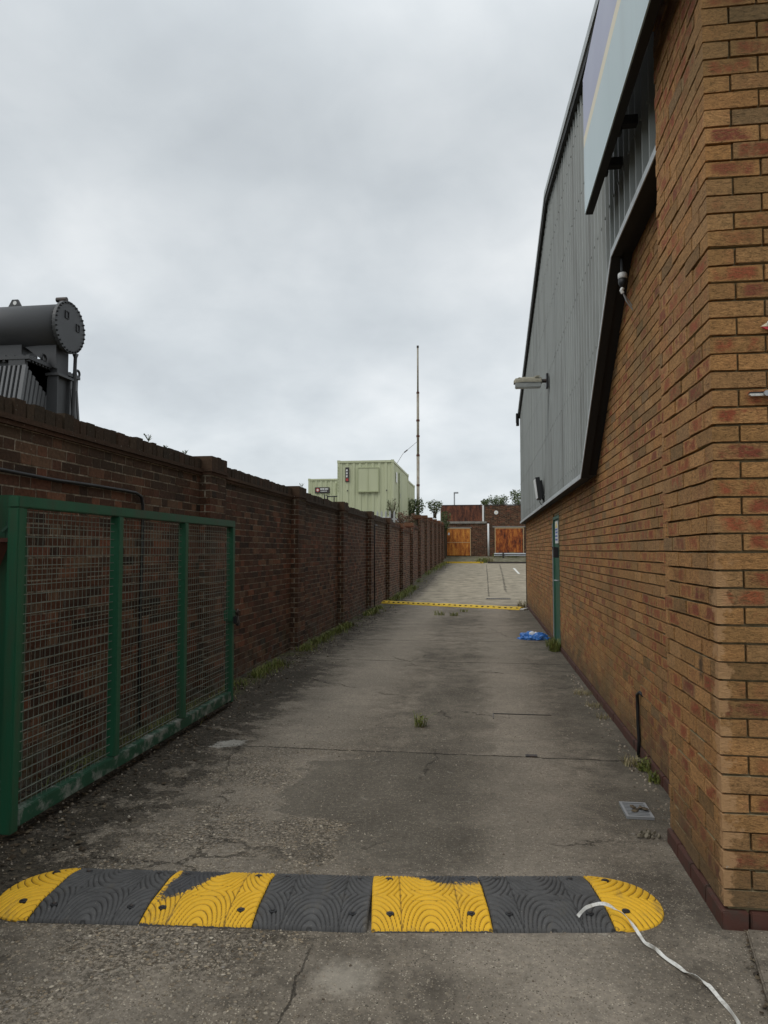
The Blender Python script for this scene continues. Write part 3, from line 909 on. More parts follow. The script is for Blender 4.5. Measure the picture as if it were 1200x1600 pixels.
# verge trim up the gable; black strip below stands in for its shadow
vt = MB(); vs_ = MB()
for (ya, yb) in ((PY1 - 0.2, RY), (RY, END + 0.07)):
    za, zb = verge_z(ya), verge_z(yb)
    vt.add([(0.94, ya, za - 0.07), (0.94, yb, zb - 0.07), (0.94, yb, zb + 0.02), (0.94, ya, za + 0.02),
            (1.25, ya, za - 0.02), (1.25, yb, zb - 0.02), (1.25, yb, zb + 0.02), (1.25, ya, za + 0.02)],
           [(0, 1, 2, 3), (4, 7, 6, 5), (3, 2, 6, 7), (0, 3, 7, 4), (1, 5, 6, 2), (0, 4, 5, 1)])
    vs_.add([(0.955, ya, za - 0.072), (0.955, yb, zb - 0.072), (1.02, yb, zb - 0.15), (1.02, ya, za - 0.15), (0.955, ya, za - 0.15), (0.955, yb, zb - 0.15)], [(4, 5, 1, 0), (5, 4, 3, 2)])
vt.build('verge_trim', M['trim'], wh)
vs_.build('verge_shadow_strip', M['soffit'], wh)
rf = MB()
for (ya, yb) in ((PY1 - 0.2, RY), (RY, END + 0.3)):
    za, zb = verge_z(ya), verge_z(yb)
    rf.add([(1.26, ya, za - 0.06), (14.2, ya, za - 0.06), (14.2, yb, zb - 0.06), (1.26, yb, zb - 0.06), (1.26, ya, za), (14.2, ya, za), (14.2, yb, zb), (1.26, yb, zb)],
           [(0, 3, 2, 1), (4, 5, 6, 7), (0, 1, 5, 4), (1, 2, 6, 5), (2, 3, 7, 6), (3, 0, 4, 7)])
rf.build('roof', M['roof'], wh)
gt = MB()
gt.box(0.90, 0.975, END - 0.02, END + 0.13, verge_z(END) - 0.36, verge_z(END) - 0.03)
gt.tube([(0.915, END - 0.05, verge_z(END) - 0.05), (0.915, END - 0.05, verge_z(END) - 0.3)], 0.03, 8)
gt.build('gutter_end', M['soffit'], wh)
ct = MB()
ct.box(RX - 0.012, RX + 0.02, END + 0.005, END + 0.05, 0, 2.22)
ct.build('corner_strip', M['soffit'], wh)
sl_ = MB()
sl_.box(CX - 0.022, CX - 0.012, 18.2, 18.24, 2.3, 2.95)
sl_.build('sheet_lap', M['soffit'], wh)
sl_ = MB()
sl_.box(CX - 0.022, CX - 0.012, 11.92, 11.95, 2.3, 2.8)
sl_.build('sheet_lap', M['soffit'], wh)

# door in the side wall
dr = MB()
dr.box(RX + 0.02, RX + 0.06, DOOR[0] + 0.06, DOOR[1] - 0.06, 0.03, 2.0)
door = dr.build('door', M['green_door'], wh)
d2 = MB()
d2.box(RX - 0.004, RX + 0.09, DOOR[1] - 0.055, DOOR[1] - 0.004, 0.0, 2.05)
d2.box(RX - 0.004, RX + 0.09, DOOR[0] + 0.004, DOOR[0] + 0.055, 0.0, 2.05)
d2.box(RX - 0.004, RX + 0.09, DOOR[0] + 0.056, DOOR[1] - 0.056, 2.005, 2.052)
d2.build('door_frame', M['green_door'], door)
d3 = MB()
d3.box(RX - 0.018, RX - 0.005, DOOR[1] - 0.03, DOOR[1] + 0.004, 0.05, 1.95)
d3.build('door_edge_trim', M['steel'], door)
d4 = MB()
d4.box(RX - 0.075, RX + 0.018, 11.12, 11.24, 1.40, 1.56)
d4.obox((RX - 0.045, 11.3, 1.54), (1, 0, 0), (0, 1, .3), (0, -.3, 1), 0.035, 0.06, 0.012)
d4.build('lock_box', M['black'], door, bevel=0.006)
d5 = MB()
d5.tube([(RX + 0.02, 11.18, 1.05), (RX - 0.04, 11.18, 1.05), (RX - 0.05, 11.19, 1.05), (RX - 0.05, 11.31, 1.05)], 0.011, 8)
d5.build('door_handle', M['steel'], door, smooth=True)
nt = MB()
nt.box(RX - 0.022, RX - 0.012, 11.03, 11.42, 1.62, 1.96)
notice = nt.build('notice', M['white'], wh)
n2_ = MB()
for z0, z1, ya, yb in ((1.82, 1.845, 11.07, 11.38), (1.775, 1.80, 11.07, 11.34), (1.72, 1.745, 11.07, 11.38), (1.665, 1.69, 11.07, 11.36)):
    n2_.box(RX - 0.0245, RX - 0.0221, ya, yb, z0, z1)
n2_.build('notice_lettering', M['blue_ink'], notice)
n3_ = MB()
n3_.prism([(11.07, 1.86), (11.37, 1.86), (11.22, 1.95)], 'x', RX - 0.0246, RX - 0.0222)
n3_.build('warning_triangle', M['yellow_ink'], notice)

# short cable tail out of the wall foot
tc = MB()
tc.tube([(RX + 0.01, 5.43, 0.455), (RX - 0.012, 5.46, 0.475), (RX - 0.022, 5.50, 0.45), (RX - 0.018, 5.51, 0.38), (RX - 0.02, 5.50, 0.25), (RX - 0.014, 5.50, 0.12), (RX - 0.022, 5.50, 0.0)], 0.0125, 8)
tag(recentre(tc.build('cable', M['black'], smooth=True)), 'short black cable tail coming out of the foot of the buff brick wall', 'cable')

# big sign on stand-off brackets
sg = thing('wall_sign', (0.82, 4.2, 4.12), 'large pale blue and lilac sign board with a cream stripe high on the warehouse cladding', 'sign')
SX0, SX1, SY0, SY1 = 0.80, 0.808, 2.6, 5.58
s1 = MB(); s1.box(SX0, SX1, SY0, SY1, 4.13, 4.655); s1.build('lower_panel', M['sign_pale'], sg)
s2 = MB(); s2.box(SX0, SX1, SY0, SY1, 4.7455, 5.215); s2.build('upper_panel', M['sign_lilac'], sg)
s3 = MB(); s3.box(SX0, SX1, SY0, SY1, 4.656, 4.7445); s3.build('stripe', M['sign_cream'], sg)
s5 = MB(); s5.box(0.8085, 0.86, SY0, SY1 - .004, 4.124, 5.21); s5.build('backing_frame', M['soffit'], sg)
SX1 = 0.8605
for yb in (3.3, 4.6, 5.1):
    s4 = MB()
    s4.box(SX1 + 0.001, CX - 0.02, yb, yb + 0.06, 4.25, 4.31)
    s4.box(SX1 + 0.001, SX1 + 0.04, yb, yb + 0.06, 4.2, 5.15)
    s4.build('bracket', M['soffit'], sg)

# old street-type lamp sticking out of the cladding
lp = thing('wall_lamp', (0.75, 10.93, 4.0), 'old lichen-covered street lantern sticking out of the grey cladding', 'lamp')
l1 = MB(); l1.box(0.955, 0.985, 10.86, 11.0, 3.98, 4.19); l1.build('wall_plate', M['black'], lp)
l2 = MB(); l2.tube([(0.96, 10.93, 4.09), (0.86, 10.93, 4.09)], 0.03, 10); l2.build('arm', M['dark_steel'], lp)
l3 = MB()
ring = [(0.895, 4.055, .05), (0.88, 4.06, .085), (0.80, 4.062, .095), (0.62, 4.062, .095), (0.50, 4.062, .08), (0.47, 4.06, .045)]
vs = []; fs = []
K = 9
rr = random.Random(5)
for (x_, z_, w_) in ring:
    for k in range(K):
        a = math.pi * k / (K - 1)
        vs.append((x_, 10.93 + w_ * math.cos(a), z_ + w_ * 0.95 * math.sin(a) + rr.uniform(-.006, .006)))
for i in range(len(ring) - 1):
    for k in range(K - 1):
        fs.append((i * K + k, i * K + k + 1, (i + 1) * K + k + 1, (i + 1) * K + k))
    fs.append((i * K, (i + 1) * K, (i + 1) * K + K - 1, i * K + K - 1))
fs.append(tuple(range(K))); fs.append(tuple((len(ring) - 1) * K + k for k in range(K - 1, -1, -1)))
l3.add(vs, fs)
for _ in range(26):
    q = (rr.uniform(.5, .88), 10.93 + rr.uniform(-.07, .05), 4.13 + rr.uniform(-.01, .02))
    l3.obox(q, (1, rr.random(), 0), (0, 1, rr.random()), (rr.random(), 0, 1), rr.uniform(.01, .03), rr.uniform(.01, .02), rr.uniform(.006, .016))
l3.build('canopy', M['lichen'], lp)
l4 = MB()
l4.prism([(10.845, 4.06), (11.015, 4.06), (10.99, 3.985), (10.87, 3.985)], 'x', 0.49, 0.875)
l4.build('bowl', M['clear'], lp, bevel=0.01)

# black floodlight near the bottom of the cladding
fl_ = thing('floodlight', (0.95, 12.2, 2.3), 'black floodlight on a short arm at the bottom edge of the grey cladding', 'floodlight')
ax = Vector((-0.95, 0, -0.12)).normalized()
up_ = Vector((-0.12, 0, 0.95)).normalized()
f1 = MB(); f1.obox((0.905, 12.1, 2.54), ax, (0, 1, 0), up_, 0.035, 0.19, 0.18)
for k in range(7):
    f1.obox((0.955, 11.95 + k * 0.05, 2.54), ax, (0, 1, 0), up_, 0.022, 0.008, 0.13)
f1.build('housing', M['black'], fl_)
f2 = MB(); f2.obox((0.866, 12.1, 2.536), ax, (0, 1, 0), up_, 0.004, 0.17, 0.16); f2.build('lens', M['white'], fl_)
f3 = MB(); f3.bar((0.94, 12.1, 2.44), (1.02, 12.1, 2.32), 0.05, 0.03); f3.box(1.0, 1.012, 12.02, 12.18, 2.26, 2.42); f3.build('bracket', M['black'], fl_)
f4 = MB(); f4.tube([(0.95, 12.12, 2.40), (0.93, 12.12, 2.32), (0.96, 12.13, 2.275), (1.0, 12.14, 2.30)], 0.007, 6); f4.build('lead', M['black'], fl_, smooth=True)

# small dome camera under the flashing
cmn = thing('security_camera', (1.0, 5.12, 3.4), 'small white and black security camera under the cladding edge on the brick wall', 'camera')
c1 = MB(); c1.tube([(1.0, 5.12, 3.475), (1.0, 5.12, 3.48), (1.0, 5.12, 3.512), (1.0, 5.12, 3.52)], [.030, .034, .034, .027], 18); c1.build('cap', M['white'], cmn, smooth=True)
c2 = MB(); c2.tube([(1.0, 5.12, 3.474), (1.0, 5.12, 3.44), (1.0, 5.12, 3.415), (1.0, 5.12, 3.405)], [.033, .031, .02, .009], 18); c2.build('dome', M['black'], cmn, smooth=True)
c3 = MB(); c3.tube([(1.0, 5.12, 3.519), (1.0, 5.12, 3.63)], .016, 10); c3.build('mount', M['black'], cmn)
c4 = MB(); c4.tube([(1.0, 5.12, 3.405), (0.99, 5.12, 3.385), (1.0, 5.12, 3.365)], .014, 8); c4.build('connector', M['white'], cmn)
c5 = MB(); c5.tube([(1.0, 5.12, 3.37), (1.03, 5.13, 3.30), (1.09, 5.14, 3.22), (1.122, 5.15, 3.19)], .005, 6); c5.tube([(1.003, 5.13, 3.37), (1.05, 5.16, 3.32), (1.10, 5.17, 3.24), (1.124, 5.16, 3.20)], .004, 6); c5.build('lead', M['steel'], cmn)

cmn.location = (1.055, 5.48, 3.49)      # hung just under the sloping edge

# two fixings on the front face at the right edge
hk = thing('screwed_tag', (1.17, 3.07, 2.42), 'torn red and cream plastic tag screwed to the brick front at the right edge', 'tag')
h1 = MB(); h1.prism([(1.138, 2.434), (1.165, 2.450), (1.20, 2.458), (1.26, 2.455), (1.26, 2.436), (1.2, 2.432)], 'y', 3.076, 3.082); h1.build('cream_strip', M['sign_cream'], hk)
h2 = MB(); h2.prism([(1.142, 2.4318), (1.2, 2.430), (1.26, 2.434), (1.26, 2.42), (1.16, 2.421)], 'y', 3.075, 3.082); h2.build('red_strip', M['red_plastic'], hk)
h3 = MB(); h3.cyl((1.176, 3.076, 2.446), (1.176, 3.066, 2.446), 0.0135, 18); h3.build('washer', M['white'], hk)
h4 = MB(); h4.cyl((1.176, 3.066, 2.446), (1.176, 3.062, 2.446), 0.005, 8); h4.build('screw', M['steel'], hk)
hk = thing('bolted_strap', (1.15, 3.07, 2.14), 'pale metal strap end with a grey bolt on the brick front below the red tag', 'strap')
h1 = MB(); h1.prism([(1.086, 2.149), (1.092, 2.144), (1.30, 2.144), (1.30, 2.1535), (1.086, 2.1535)], 'y', 3.068, 3.082); h1.build('plate', M['strap'], hk)
h2 = MB(); h2.box(1.086, 1.30, 3.069, 3.082, 2.1545, 2.160); h2.build('rubber_edge', M['black'], hk)
h3 = MB(); h3.cyl((1.149, 3.0675, 2.152), (1.149, 3.056, 2.152), 0.0115, 18); h3.build('bolt', M['steel'], hk)

# ------------------------------------------------------------------ open green mesh gate against the left wall
gate = thing('mesh_gate', (-2.45, 5.1, 0), 'open green steel gate of welded mesh folded back along the left brick wall', 'gate')
GX0, GX1 = -2.49, -2.425
GY0, GY1 = 3.435, 6.73
GZ0, GZ1 = 0.045, 1.80
GW = 0.062
for nm, args, mk in (('top_rail', (GX0, GX1, GY0, GY1, GZ1 - GW, GZ1), 'green_paint'), ('bottom_rail', (GX0, GX1, GY0 + GW + .001, GY1 - GW - .001, GZ0 + .02, GZ0 + .02 + 0.085), 'green_worn')):
    m_ = MB(); m_.box(*args); m_.build(nm, M[mk], gate, bevel=0.005)
inner = [4.50, 5.575]
for y0 in (GY0, GY1 - GW):
    m_ = MB(); m_.box(GX0, GX1, y0, y0 + GW, GZ0, GZ1 - GW - .001); m_.build('end_stile', M['green_paint'], gate, bevel=0.005)
for y0 in inner:
    m_ = MB(); m_.box(GX0 + .004, GX1 + .004, y0 - GW / 2, y0 + GW / 2, GZ0 + .106, GZ1 - GW - .001); m_.build('upright', M['green_paint'], gate, bevel=0.005)
bays = [(GY0 + GW, inner[0] - GW / 2), (inner[0] + GW / 2, inner[1] - GW / 2), (inner[1] + GW / 2, GY1 - GW)]
for (a, b) in bays:
    m_ = MB()
    xw = -2.46
    z = GZ0 + 0.135
    while z < GZ1 - GW:
        m_.bar((xw + .003, a, z), (xw + .003, b, z), 0.0042)
        z += 0.052
    y = a + 0.02
    while y < b:
        m_.bar((xw, y, GZ0 + .10), (xw, y, GZ1 - GW), 0.0022)
        y += 0.0455
    m_.build('mesh_panel', M['wire'], gate)
lk = MB(); lk.box(GX0 - .01, GX1 + .012, GY1 - .10, GY1 + .005, 0.83, 0.93); lk.build('lock_plate', M['green_paint'], gate, bevel=.004)
lk = MB(); lk.tube([(GX1 + .03, GY1 - .05, 0.90), (GX1 + .045, GY1 - .03, 0.925), (GX1 + .03, GY1 + .0, 0.93), (GX1 + .01, GY1 + .05, 0.91), (GX1, GY1 + .09, 0.86)], .011, 8); lk.build('chain', M['dark_steel'], gate, smooth=True)
lk = MB(); lk.box(GX1 + .013, GX1 + .05, GY1 - .075, GY1 - .015, 0.80, 0.875); lk.build('lock', M['black'], gate, bevel=.008)
bt = MB(); bt.cyl((GX1 - .03, GY1 + .03, 0.02), (GX1 - .03, GY1 + .03, 0.68), .011, 10); bt.tube([(GX1 - .03, GY1 + .03, 0.67), (GX1 + .03, GY1 + .12, 0.675)], .009, 8)
bt.box(GX1 - .05, GX1 - .005, GY1 + .001, GY1 + .045, 0.45, 0.47); bt.box(GX1 - .05, GX1 - .005, GY1 + .001, GY1 + .045, 0.15, 0.17)
bt.build('drop_bolt', M['rusty_post'], gate)
for z in (0.215, 1.60):
    hb = MB(); hb.box(-2.60, GX0 - .002, 3.52, 3.60, z - .012, z + .012); hb.cyl((-2.55, 3.53, z - .05), (-2.55, 3.53, z + .07), .016, 10)
    hb.bar((-2.57, 3.50, z + .012), (-2.51, 3.52, z + .07), .006, .014)
    hb.build('hinge', M['green_worn'], gate)
pd = thing('padlock', (GX1, GY1 + .1, 0.8), 'small dark padlock hanging from the end of the green gate', 'padlock')
p1 = MB(); p1.box(GX1 - .015, GX1 + .015, GY1 + .075, GY1 + .125, 0.765, 0.82); p1.build('lock_body', M['black'], pd, bevel=.006)
p2 = MB(); p2.tube([(GX1, GY1 + .085, 0.82), (GX1, GY1 + .085, 0.85), (GX1, GY1 + .10, 0.866), (GX1, GY1 + .115, 0.85), (GX1, GY1 + .115, 0.82)], .005, 8); p2.build('shackle', M['steel'], pd, smooth=True)
gp = thing('gate_post', (-2.68, 3.68, 0), 'stout green steel gate post with a rust-brown foot at the left edge', 'gate post')
g1 = MB(); g1.box(-2.76, -2.60, 3.62, 3.76, 0.24, 1.82); g1.build('post', M['green_paint'], gp, bevel=.006)
g1 = MB(); g1.box(-2.755, -2.605, 3.625, 3.755, -0.05, 0.239); g1.build('post_foot', M['rusty_post'], gp)
for zz in (1.555, 0.165):
    g1 = MB(); g1.box(-2.74, -2.53, 3.50, 3.618, zz, zz + .022); g1.bar((-2.66, 3.57, zz - .14), (-2.58, 3.54, zz), .05, .012); g1.build('hinge_bracket', M['rusty_post'], gp)
g1 = MB(); g1.box(-2.598, -2.55, 3.64, 3.70, 0.26, 1.54); g1.build('stop_angle', M['green_paint'], gp)

# ------------------------------------------------------------------ rubber speed ramps
def ramp_h(t):
    """height across the ramp, t in -1..1"""
    a = abs(t)
    return 0.011 + 0.025 * (1 - max(0, (a - 0.45) / 0.55) ** 1.3) if a > 0.45 else 0.036


def groove_fn(u, v, w):
    cell = 0.118
    k = round(u / (2 * cell))
    du = (u - k * 2 * cell) * 2.35
    dv = w + 0.05 - abs(v)
    d = math.sqrt(du * du + dv * dv)
    return d


def make_segment(cx, cy, ang, L, w, shape, seed, wear):
    """heightfield in local u (along) and v (across)"""
    du = 0.0036
    nu, nv = int(L / du), int(2 * w / du)
    ca, sa = math.cos(ang), math.sin(ang)
    V = []; gr = []; wr = []
    idx = {}
    for j in range(nv + 1):
        v = -w + 2 * w * j / nv
        for i in range(nu + 1):
            u = -L / 2 + L * i / nu
            if shape != 'mid':
                # squeeze the rows into a half-round end
                s_ = 1 if shape == 'right' else -1
                frac = (u * s_ + L / 2) / L
                half = math.sqrt(max(0.0, 1 - (v / w) ** 2)) ** 0.9
                uu = (-L / 2 + frac * (0.02 + (L - 0.02) * half)) * s_
            else:
                uu = u
            if shape != 'mid':
                d = math.hypot((uu * (1 if shape == 'right' else -1) + L / 2 - 0.0) * 1.25, (w - abs(v)) * 1.0)
                per = 0.033
            else:
                d = groove_fn(uu, v, w)
                per = 0.037
            ph = (d / per) % 1.0
            q = min(1.0, max(0.0, 1.45 - abs(ph - 0.5) / 0.105))
            if shape == 'mid' and abs(abs(uu) - L / 4) < 0.003:
                q = max(q, 0.6)
            if shape == 'mid' and abs(abs(v) - 0.045) < 0.004 and abs(uu) < 0.075:
                q = 1.0
            edge = 1.0
            if shape == 'mid':
                edge = min(1.0, (L / 2 - abs(uu)) / 0.006)
                rimfac = 1.0
            else:
                s_ = 1 if shape == 'right' else -1
                frac = (u * s_ + L / 2) / L
                edge = min(1.0, frac * L / 0.006)
                rimfac = min(1.0, (1 - frac) / 0.75)
            z = ramp_h(v / w)
            if shape != 'mid':
                z = 0.004 + (z - 0.004) * (1 - (1 - rimfac) ** 1.6)
            z = z - q * 0.0095 * min(1, z / 0.02) - (1 - max(0, edge)) * 0.007
            if j in (0, nv) or (shape == 'right' and i == nu) or (shape == 'left' and i == 0):
                z = -0.004
            x = cx + uu * ca - v * sa
            y = cy + uu * sa + v * ca
            V.append((x, y, z + 0.004))
            gr.append(q)
            wr.append(1.0 if abs(v) > w - 0.003 else wear(uu, v))
    F = []
    n1_ = nu + 1
    for j in range(nv):
        for i in range(nu):
            F.append((j * n1_ + i, j * n1_ + i + 1, (j + 1) * n1_ + i + 1, (j + 1) * n1_ + i))
    m_ = MB(); m_.v = V; m_.f = F
    return m_, gr, wr


def attr(ob, name, vals):
    a = ob.data.attributes.new(name, 'FLOAT', 'POINT')
    a.data.foreach_set('value', vals)


def ramp_bolt(bx, by, bz, seg):
    # bolt head down in a dark countersunk washer
    bb = MB()
    bb.tube([(bx, by, bz - .006), (bx, by, bz + .0045), (bx, by, bz + .0055)], [.0165, .0165, .014], 16)
    wsh = bb.build('bolt_socket', M['black'], seg)
    bb = MB()
    bb.tube([(bx, by, bz + .0056), (bx, by, bz + .0085), (bx, by, bz + .0095)], [.009, .009, .006], 6)
    bb.build('bolt', M['dark_steel'], seg)


sr = thing('speed_ramp', (-0.65, 3.07, 0), 'black and yellow rubber speed ramp with rounded ends across the foreground', 'speed ramp')
# centre line (bent at the third joint), then the joints between segments
def cl_pt(s):
    A, B, D = Vector((-1.87, 2.974)), Vector((-0.487, 3.086)), Vector((0.472, 3.222))
    l1_ = (B - A).length
    if s <= l1_:
        return A + (B - A) * (s / l1_), math.atan2(B.y - A.y, B.x - A.x)
    return B + (D - B) * ((s - l1_) / (D - B).length), math.atan2(D.y - B.y, D.x - B.x)
SEG = [('black', 0, 0.463), ('yellow', 0.463, 0.925), ('black', 0.925, 1.387), ('yellow', 1.3875, 1.872), ('black', 1.872, 2.356)]
def no_wear(u, v): return 0.0
def wear_a(u, v): return 0.9 * max(0, 1 - abs((u + 0.15) - (v * 0.30)) / 0.13) * max(0.0, min(1.0, (v + .12) / .2)) + 0.45 * max(0, 1 - abs((u + 0.13) - (v * 0.35 - 0.03)) / 0.14) + 0.5 * max(0, v - 0.13) / 0.1 * (1 if u < 0.02 else 0)
def wear_b(u, v): return max(0.0, min(1.0, 0.56 + (v - 0.10 - 0.9 * max(0.0, 0.06 - u)) * 5.0)) if v > 0.03 else 0.0
for i, (c_, s0, s1) in enumerate(SEG):
    p, ang = cl_pt((s0 + s1) / 2)
    ang += rb.uniform(-.006, .006)
    m_, gr, wr = make_segment(p.x, p.y, ang, s1 - s0 - 0.004, 0.232, 'mid', i, wear_a if i == 1 else wear_b if i == 3 else no_wear)
    seg = m_.build('ramp_segment', M[c_ + '_rubber'], sr, smooth=True, recalc=False)
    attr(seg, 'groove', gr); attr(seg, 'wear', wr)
    ca, sa = math.cos(ang), math.sin(ang)
    for (bu, bv) in ((-0.165, -0.145), (0.165, -0.145), (-0.165, 0.165), (0.165, 0.165)):
        bx, by = p.x + bu * ca - bv * sa, p.y + bu * sa + bv * ca
        bz = ramp_h(bv / 0.232)
        ramp_bolt(bx, by, bz, seg)
for shape, s, dlt in (('left', 0.0, -1), ('right', 2.356, 1)):
    p, ang = cl_pt(s)
    Lc = 0.235 if shape == 'left' else 0.262
    c_ = p + Vector((math.cos(ang), math.sin(ang))) * dlt * (Lc / 2 + 0.002)
    m_, gr, wr = make_segment(c_.x, c_.y, ang, Lc, 0.232, shape, 9, no_wear)
    seg = m_.build('end_cap', M['yellow_rubber'], sr, smooth=True, recalc=False)
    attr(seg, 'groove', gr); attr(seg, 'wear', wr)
    for bv in (-0.13, 0.14):
        q = p + Vector((math.cos(ang), math.sin(ang))) * dlt * 0.075
        bx, by = q.x - bv * math.sin(ang), q.y + bv * math.cos(ang)
        bz = ramp_h(bv / 0.232)
        ramp_bolt(bx, by, bz, seg)

# second ramp further up, plain yellow strip with bolt heads and a pale end
A2, B2 = Vector((-2.86, 20.35, 0)), Vector((0.95, 18.55, 0))
r2_ = thing('speed_ramp', (-0.95, 19.45, 0), 'narrow yellow speed ramp with dark bolts crossing the alley further up', 'speed ramp')
dU = (B2 - A2).normalized(); dN = Vector((-dU.y, dU.x, 0))
m_ = MB()
secs = 24
vs = []; fs = []
prof2 = [(-0.17, -.004), (-0.165, .012), (-0.09, .06), (0.0, .072), (0.09, .06), (0.165, .012), (0.17, -.004)]
for i in range(secs + 1):
    c_ = A2 + (B2 - A2) * (i / secs)
    for (o, z) in prof2:
        q = c_ + dN * o; vs.append((q.x, q.y, z + 0.004 * math.sin(i * 1.7)))
for i in range(secs):
    for k in range(6):
        fs.append((i * 7 + k, i * 7 + k + 1, (i + 1) * 7 + k + 1, (i + 1) * 7 + k))
fs.append(tuple(range(7))); fs.append(tuple(secs * 7 + k for k in range(6, -1, -1)))
m_.add(vs, fs)
m_.build('ramp_body', M['yellow_paint'], r2_)
for i in range(26):
    c_ = A2 + (B2 - A2) * ((i + 0.5) / 26) - dN * 0.115
    q = MB(); q.obox((c_.x, c_.y, 0.046), dU, (-dN + Vector((0, 0, 0))), (0, 0, 1), .03, .012, .012); q.build('bolt', M['black'], r2_)
q = MB(); e = B2 + dU * 0.06
q.obox((e.x, e.y, 0.02), dU, dN, (0, 0, 1), .055, .16, .018); q.build('end_cap', M['white_paint'], r2_, bevel=.01)

# ------------------------------------------------------------------ things on the ground
# drain grating
dg = thing('drain_grate', (0.86, 4.35, 0), 'small grey slotted drain grate set in the concrete near the buff wall', 'drain')
q = MB()
gx0, gx1, gy0, gy1 = 0.785, 0.935, 4.235, 4.475
q.box(gx0, gx1, gy0, gy0 + .016, 0.002, 0.017); q.box(gx0, gx1, gy1 - .016, gy1, 0.002, 0.017)
q.box(gx0, gx0 + .014, gy0 + .0161, gy1 - .0161, 0.002, 0.017); q.box(gx1 - .014, gx1, gy0 + .0161, gy1 - .0161, 0.002, 0.017)
for k in range(8):
    y0 = gy0 + .030 + k * 0.0237
    q.box(gx0 + .0141, gx1 - .0141, y0, y0 + .0095, 0.008, 0.0165)
q.build('grating', M['grate'], dg)
q = MB(); q.box(gx0 + .0142, gx1 - .0142, gy0 + .0162, gy1 - .0162, 0.0035, 0.0055); q.build('sump', M['black'], dg)
rl = random.Random(21)


def leaf_scrap(mb, c, s, rng):
    a = rng.uniform(0, 6.28)
    n = 5
    pts = []
    for k in range(n):
        t = a + 6.283 * k / n
        r_ = s * rng.uniform(.5, 1.1)
        pts.append((c[0] + r_ * math.cos(t), c[1] + r_ * math.sin(t) * .7, c[2] + rng.uniform(0, s * .6)))
    mb.add(pts + [(c[0], c[1], c[2] + s * rng.uniform(.1, .9))], [(k, (k + 1) % n, n) for k in range(n)])


q = MB()
for k in range(10):
    leaf_scrap(q, (0.875 + rl.uniform(-.04, .04), 4.34 + rl.uniform(-.04, .05), .016), rl.uniform(.015, .03), rl)
tag(recentre(q.build('dead_leaf', M['litter'])), 'dark curled dead leaves lying on the drain grate', 'leaf')

# clod of moss and a stone beside the drain
q = MB()
for k in range(46):
    c_ = (0.84 + rl.gauss(0, .026), 3.99 + rl.gauss(0, .022), .008 + abs(rl.gauss(0, .010)))
    s_ = rl.uniform(.003, .010)
    q.obox(c_, (rl.random(), 1, rl.random()), (1, rl.random(), 0), (0, rl.random(), 1), s_, s_ * .8, s_ * .7)
tag(recentre(q.build('moss_clod', M['clod'], bevel=.0015)), 'small crumbly clod of moss and mortar on the concrete below the drain', 'debris')

# crumpled blue carrier bag
bg_ = thing('carrier_bag', (0.83, 12.45, 0), 'crumpled blue and white plastic bag lying by the green door', 'bag')
for nm, mk, cx, cy, rx, ry, rz, sd_ in (('bag_body', 'blue_bag', .83, 12.45, .25, .17, .135, 1), ('white_panel', 'white_bag', .80, 12.44, .125, .10, .128, 2)):
    bm = bmesh.new()
    bmesh.ops.create_icosphere(bm, subdivisions=5, radius=1)
    for v in bm.verts:
        n_ = v.co.copy()
        k = 1 + .30 * mn.noise(n_ * 2.1 + Vector((sd_ * 9, 0, 0))) + .16 * abs(mn.noise(n_ * 5 + Vector((0, sd_ * 5, 0)))) - .10 * abs(mn.noise(n_ * 11))
        v.co = Vector((n_.x * rx * k, n_.y * ry * k, max(0, n_.z) * rz * k * (1.0 if nm != 'bag_body' else (0.8 + .25 * abs(n_.x))) + .002))
    me = bpy.data.meshes.new(nm)
    bm.to_mesh(me); bm.free()
    me.materials.append(M[mk])
    ob = bpy.data.objects.new(nm, me); col.objects.link(ob)
    ob.parent = bg_; ob.location = (cx - .83, cy - 12.45, 0)

# white strap
pts = [(0.362, 3.015, .040), (0.40, 3.035, .066), (0.455, 3.055, .076), (0.51, 3.05, .066), (0.562, 3.02, .038), (0.590, 2.96, .012), (0.605, 2.905, .008), (0.628, 2.86, .012), (0.66, 2.81, .007), (0.70, 2.745, .008), (0.742, 2.69, .012), (0.762, 2.645, .008), (0.778, 2.57, .006), (0.786, 2.48, .010), (0.79, 2.38, .006), (0.82, 2.25, .006)]
def catmull(P, n=8):
    P = [Vector(p) for p in P]; out = []
    for i in range(len(P) - 1):
        p0, p1, p2_, p3 = P[max(i - 1, 0)], P[i], P[i + 1], P[min(i + 2, len(P) - 1)]
        for k in range(n):
            t = k / n
            out.append(.5 * ((2 * p1) + (p2_ - p0) * t + (2 * p0 - 5 * p1 + 4 * p2_ - p3) * t * t + (3 * p1 - p0 - 3 * p2_ + p3) * t ** 3))
    out.append(P[-1]); return out
cp = catmull(pts, 10)
q = MB(); vs = []; fs = []
for i, p in enumerate(cp):
    d = (cp[min(i + 1, len(cp) - 1)] - cp[max(i - 1, 0)]).normalized()
    side = d.cross(Vector((0, 0, 1))).normalized()
    tw = 0.35 + 0.75 * math.sin(i * 0.11 + 0.4) + .5 * math.sin(i * .31)
    ax_ = (side * math.cos(tw) + d.cross(side) * math.sin(tw)) * .0068
    nn_ = ax_.cross(d).normalized() * .0007
    lift = Vector((0, 0, abs(ax_.z)))
    for s_ in (ax_ + nn_, ax_ - nn_, -ax_ - nn_, -ax_ + nn_):
        vs.append(p + s_ + lift)
for i in range(len(cp) - 1):
    for k in range(4):
        fs.append((i * 4 + k, i * 4 + (k + 1) % 4, (i + 1) * 4 + (k + 1) % 4, (i + 1) * 4 + k))
fs += [(0, 1, 2, 3), tuple((len(cp) - 1) * 4 + k for k in (3, 2, 1, 0))]
q.add(vs, fs)
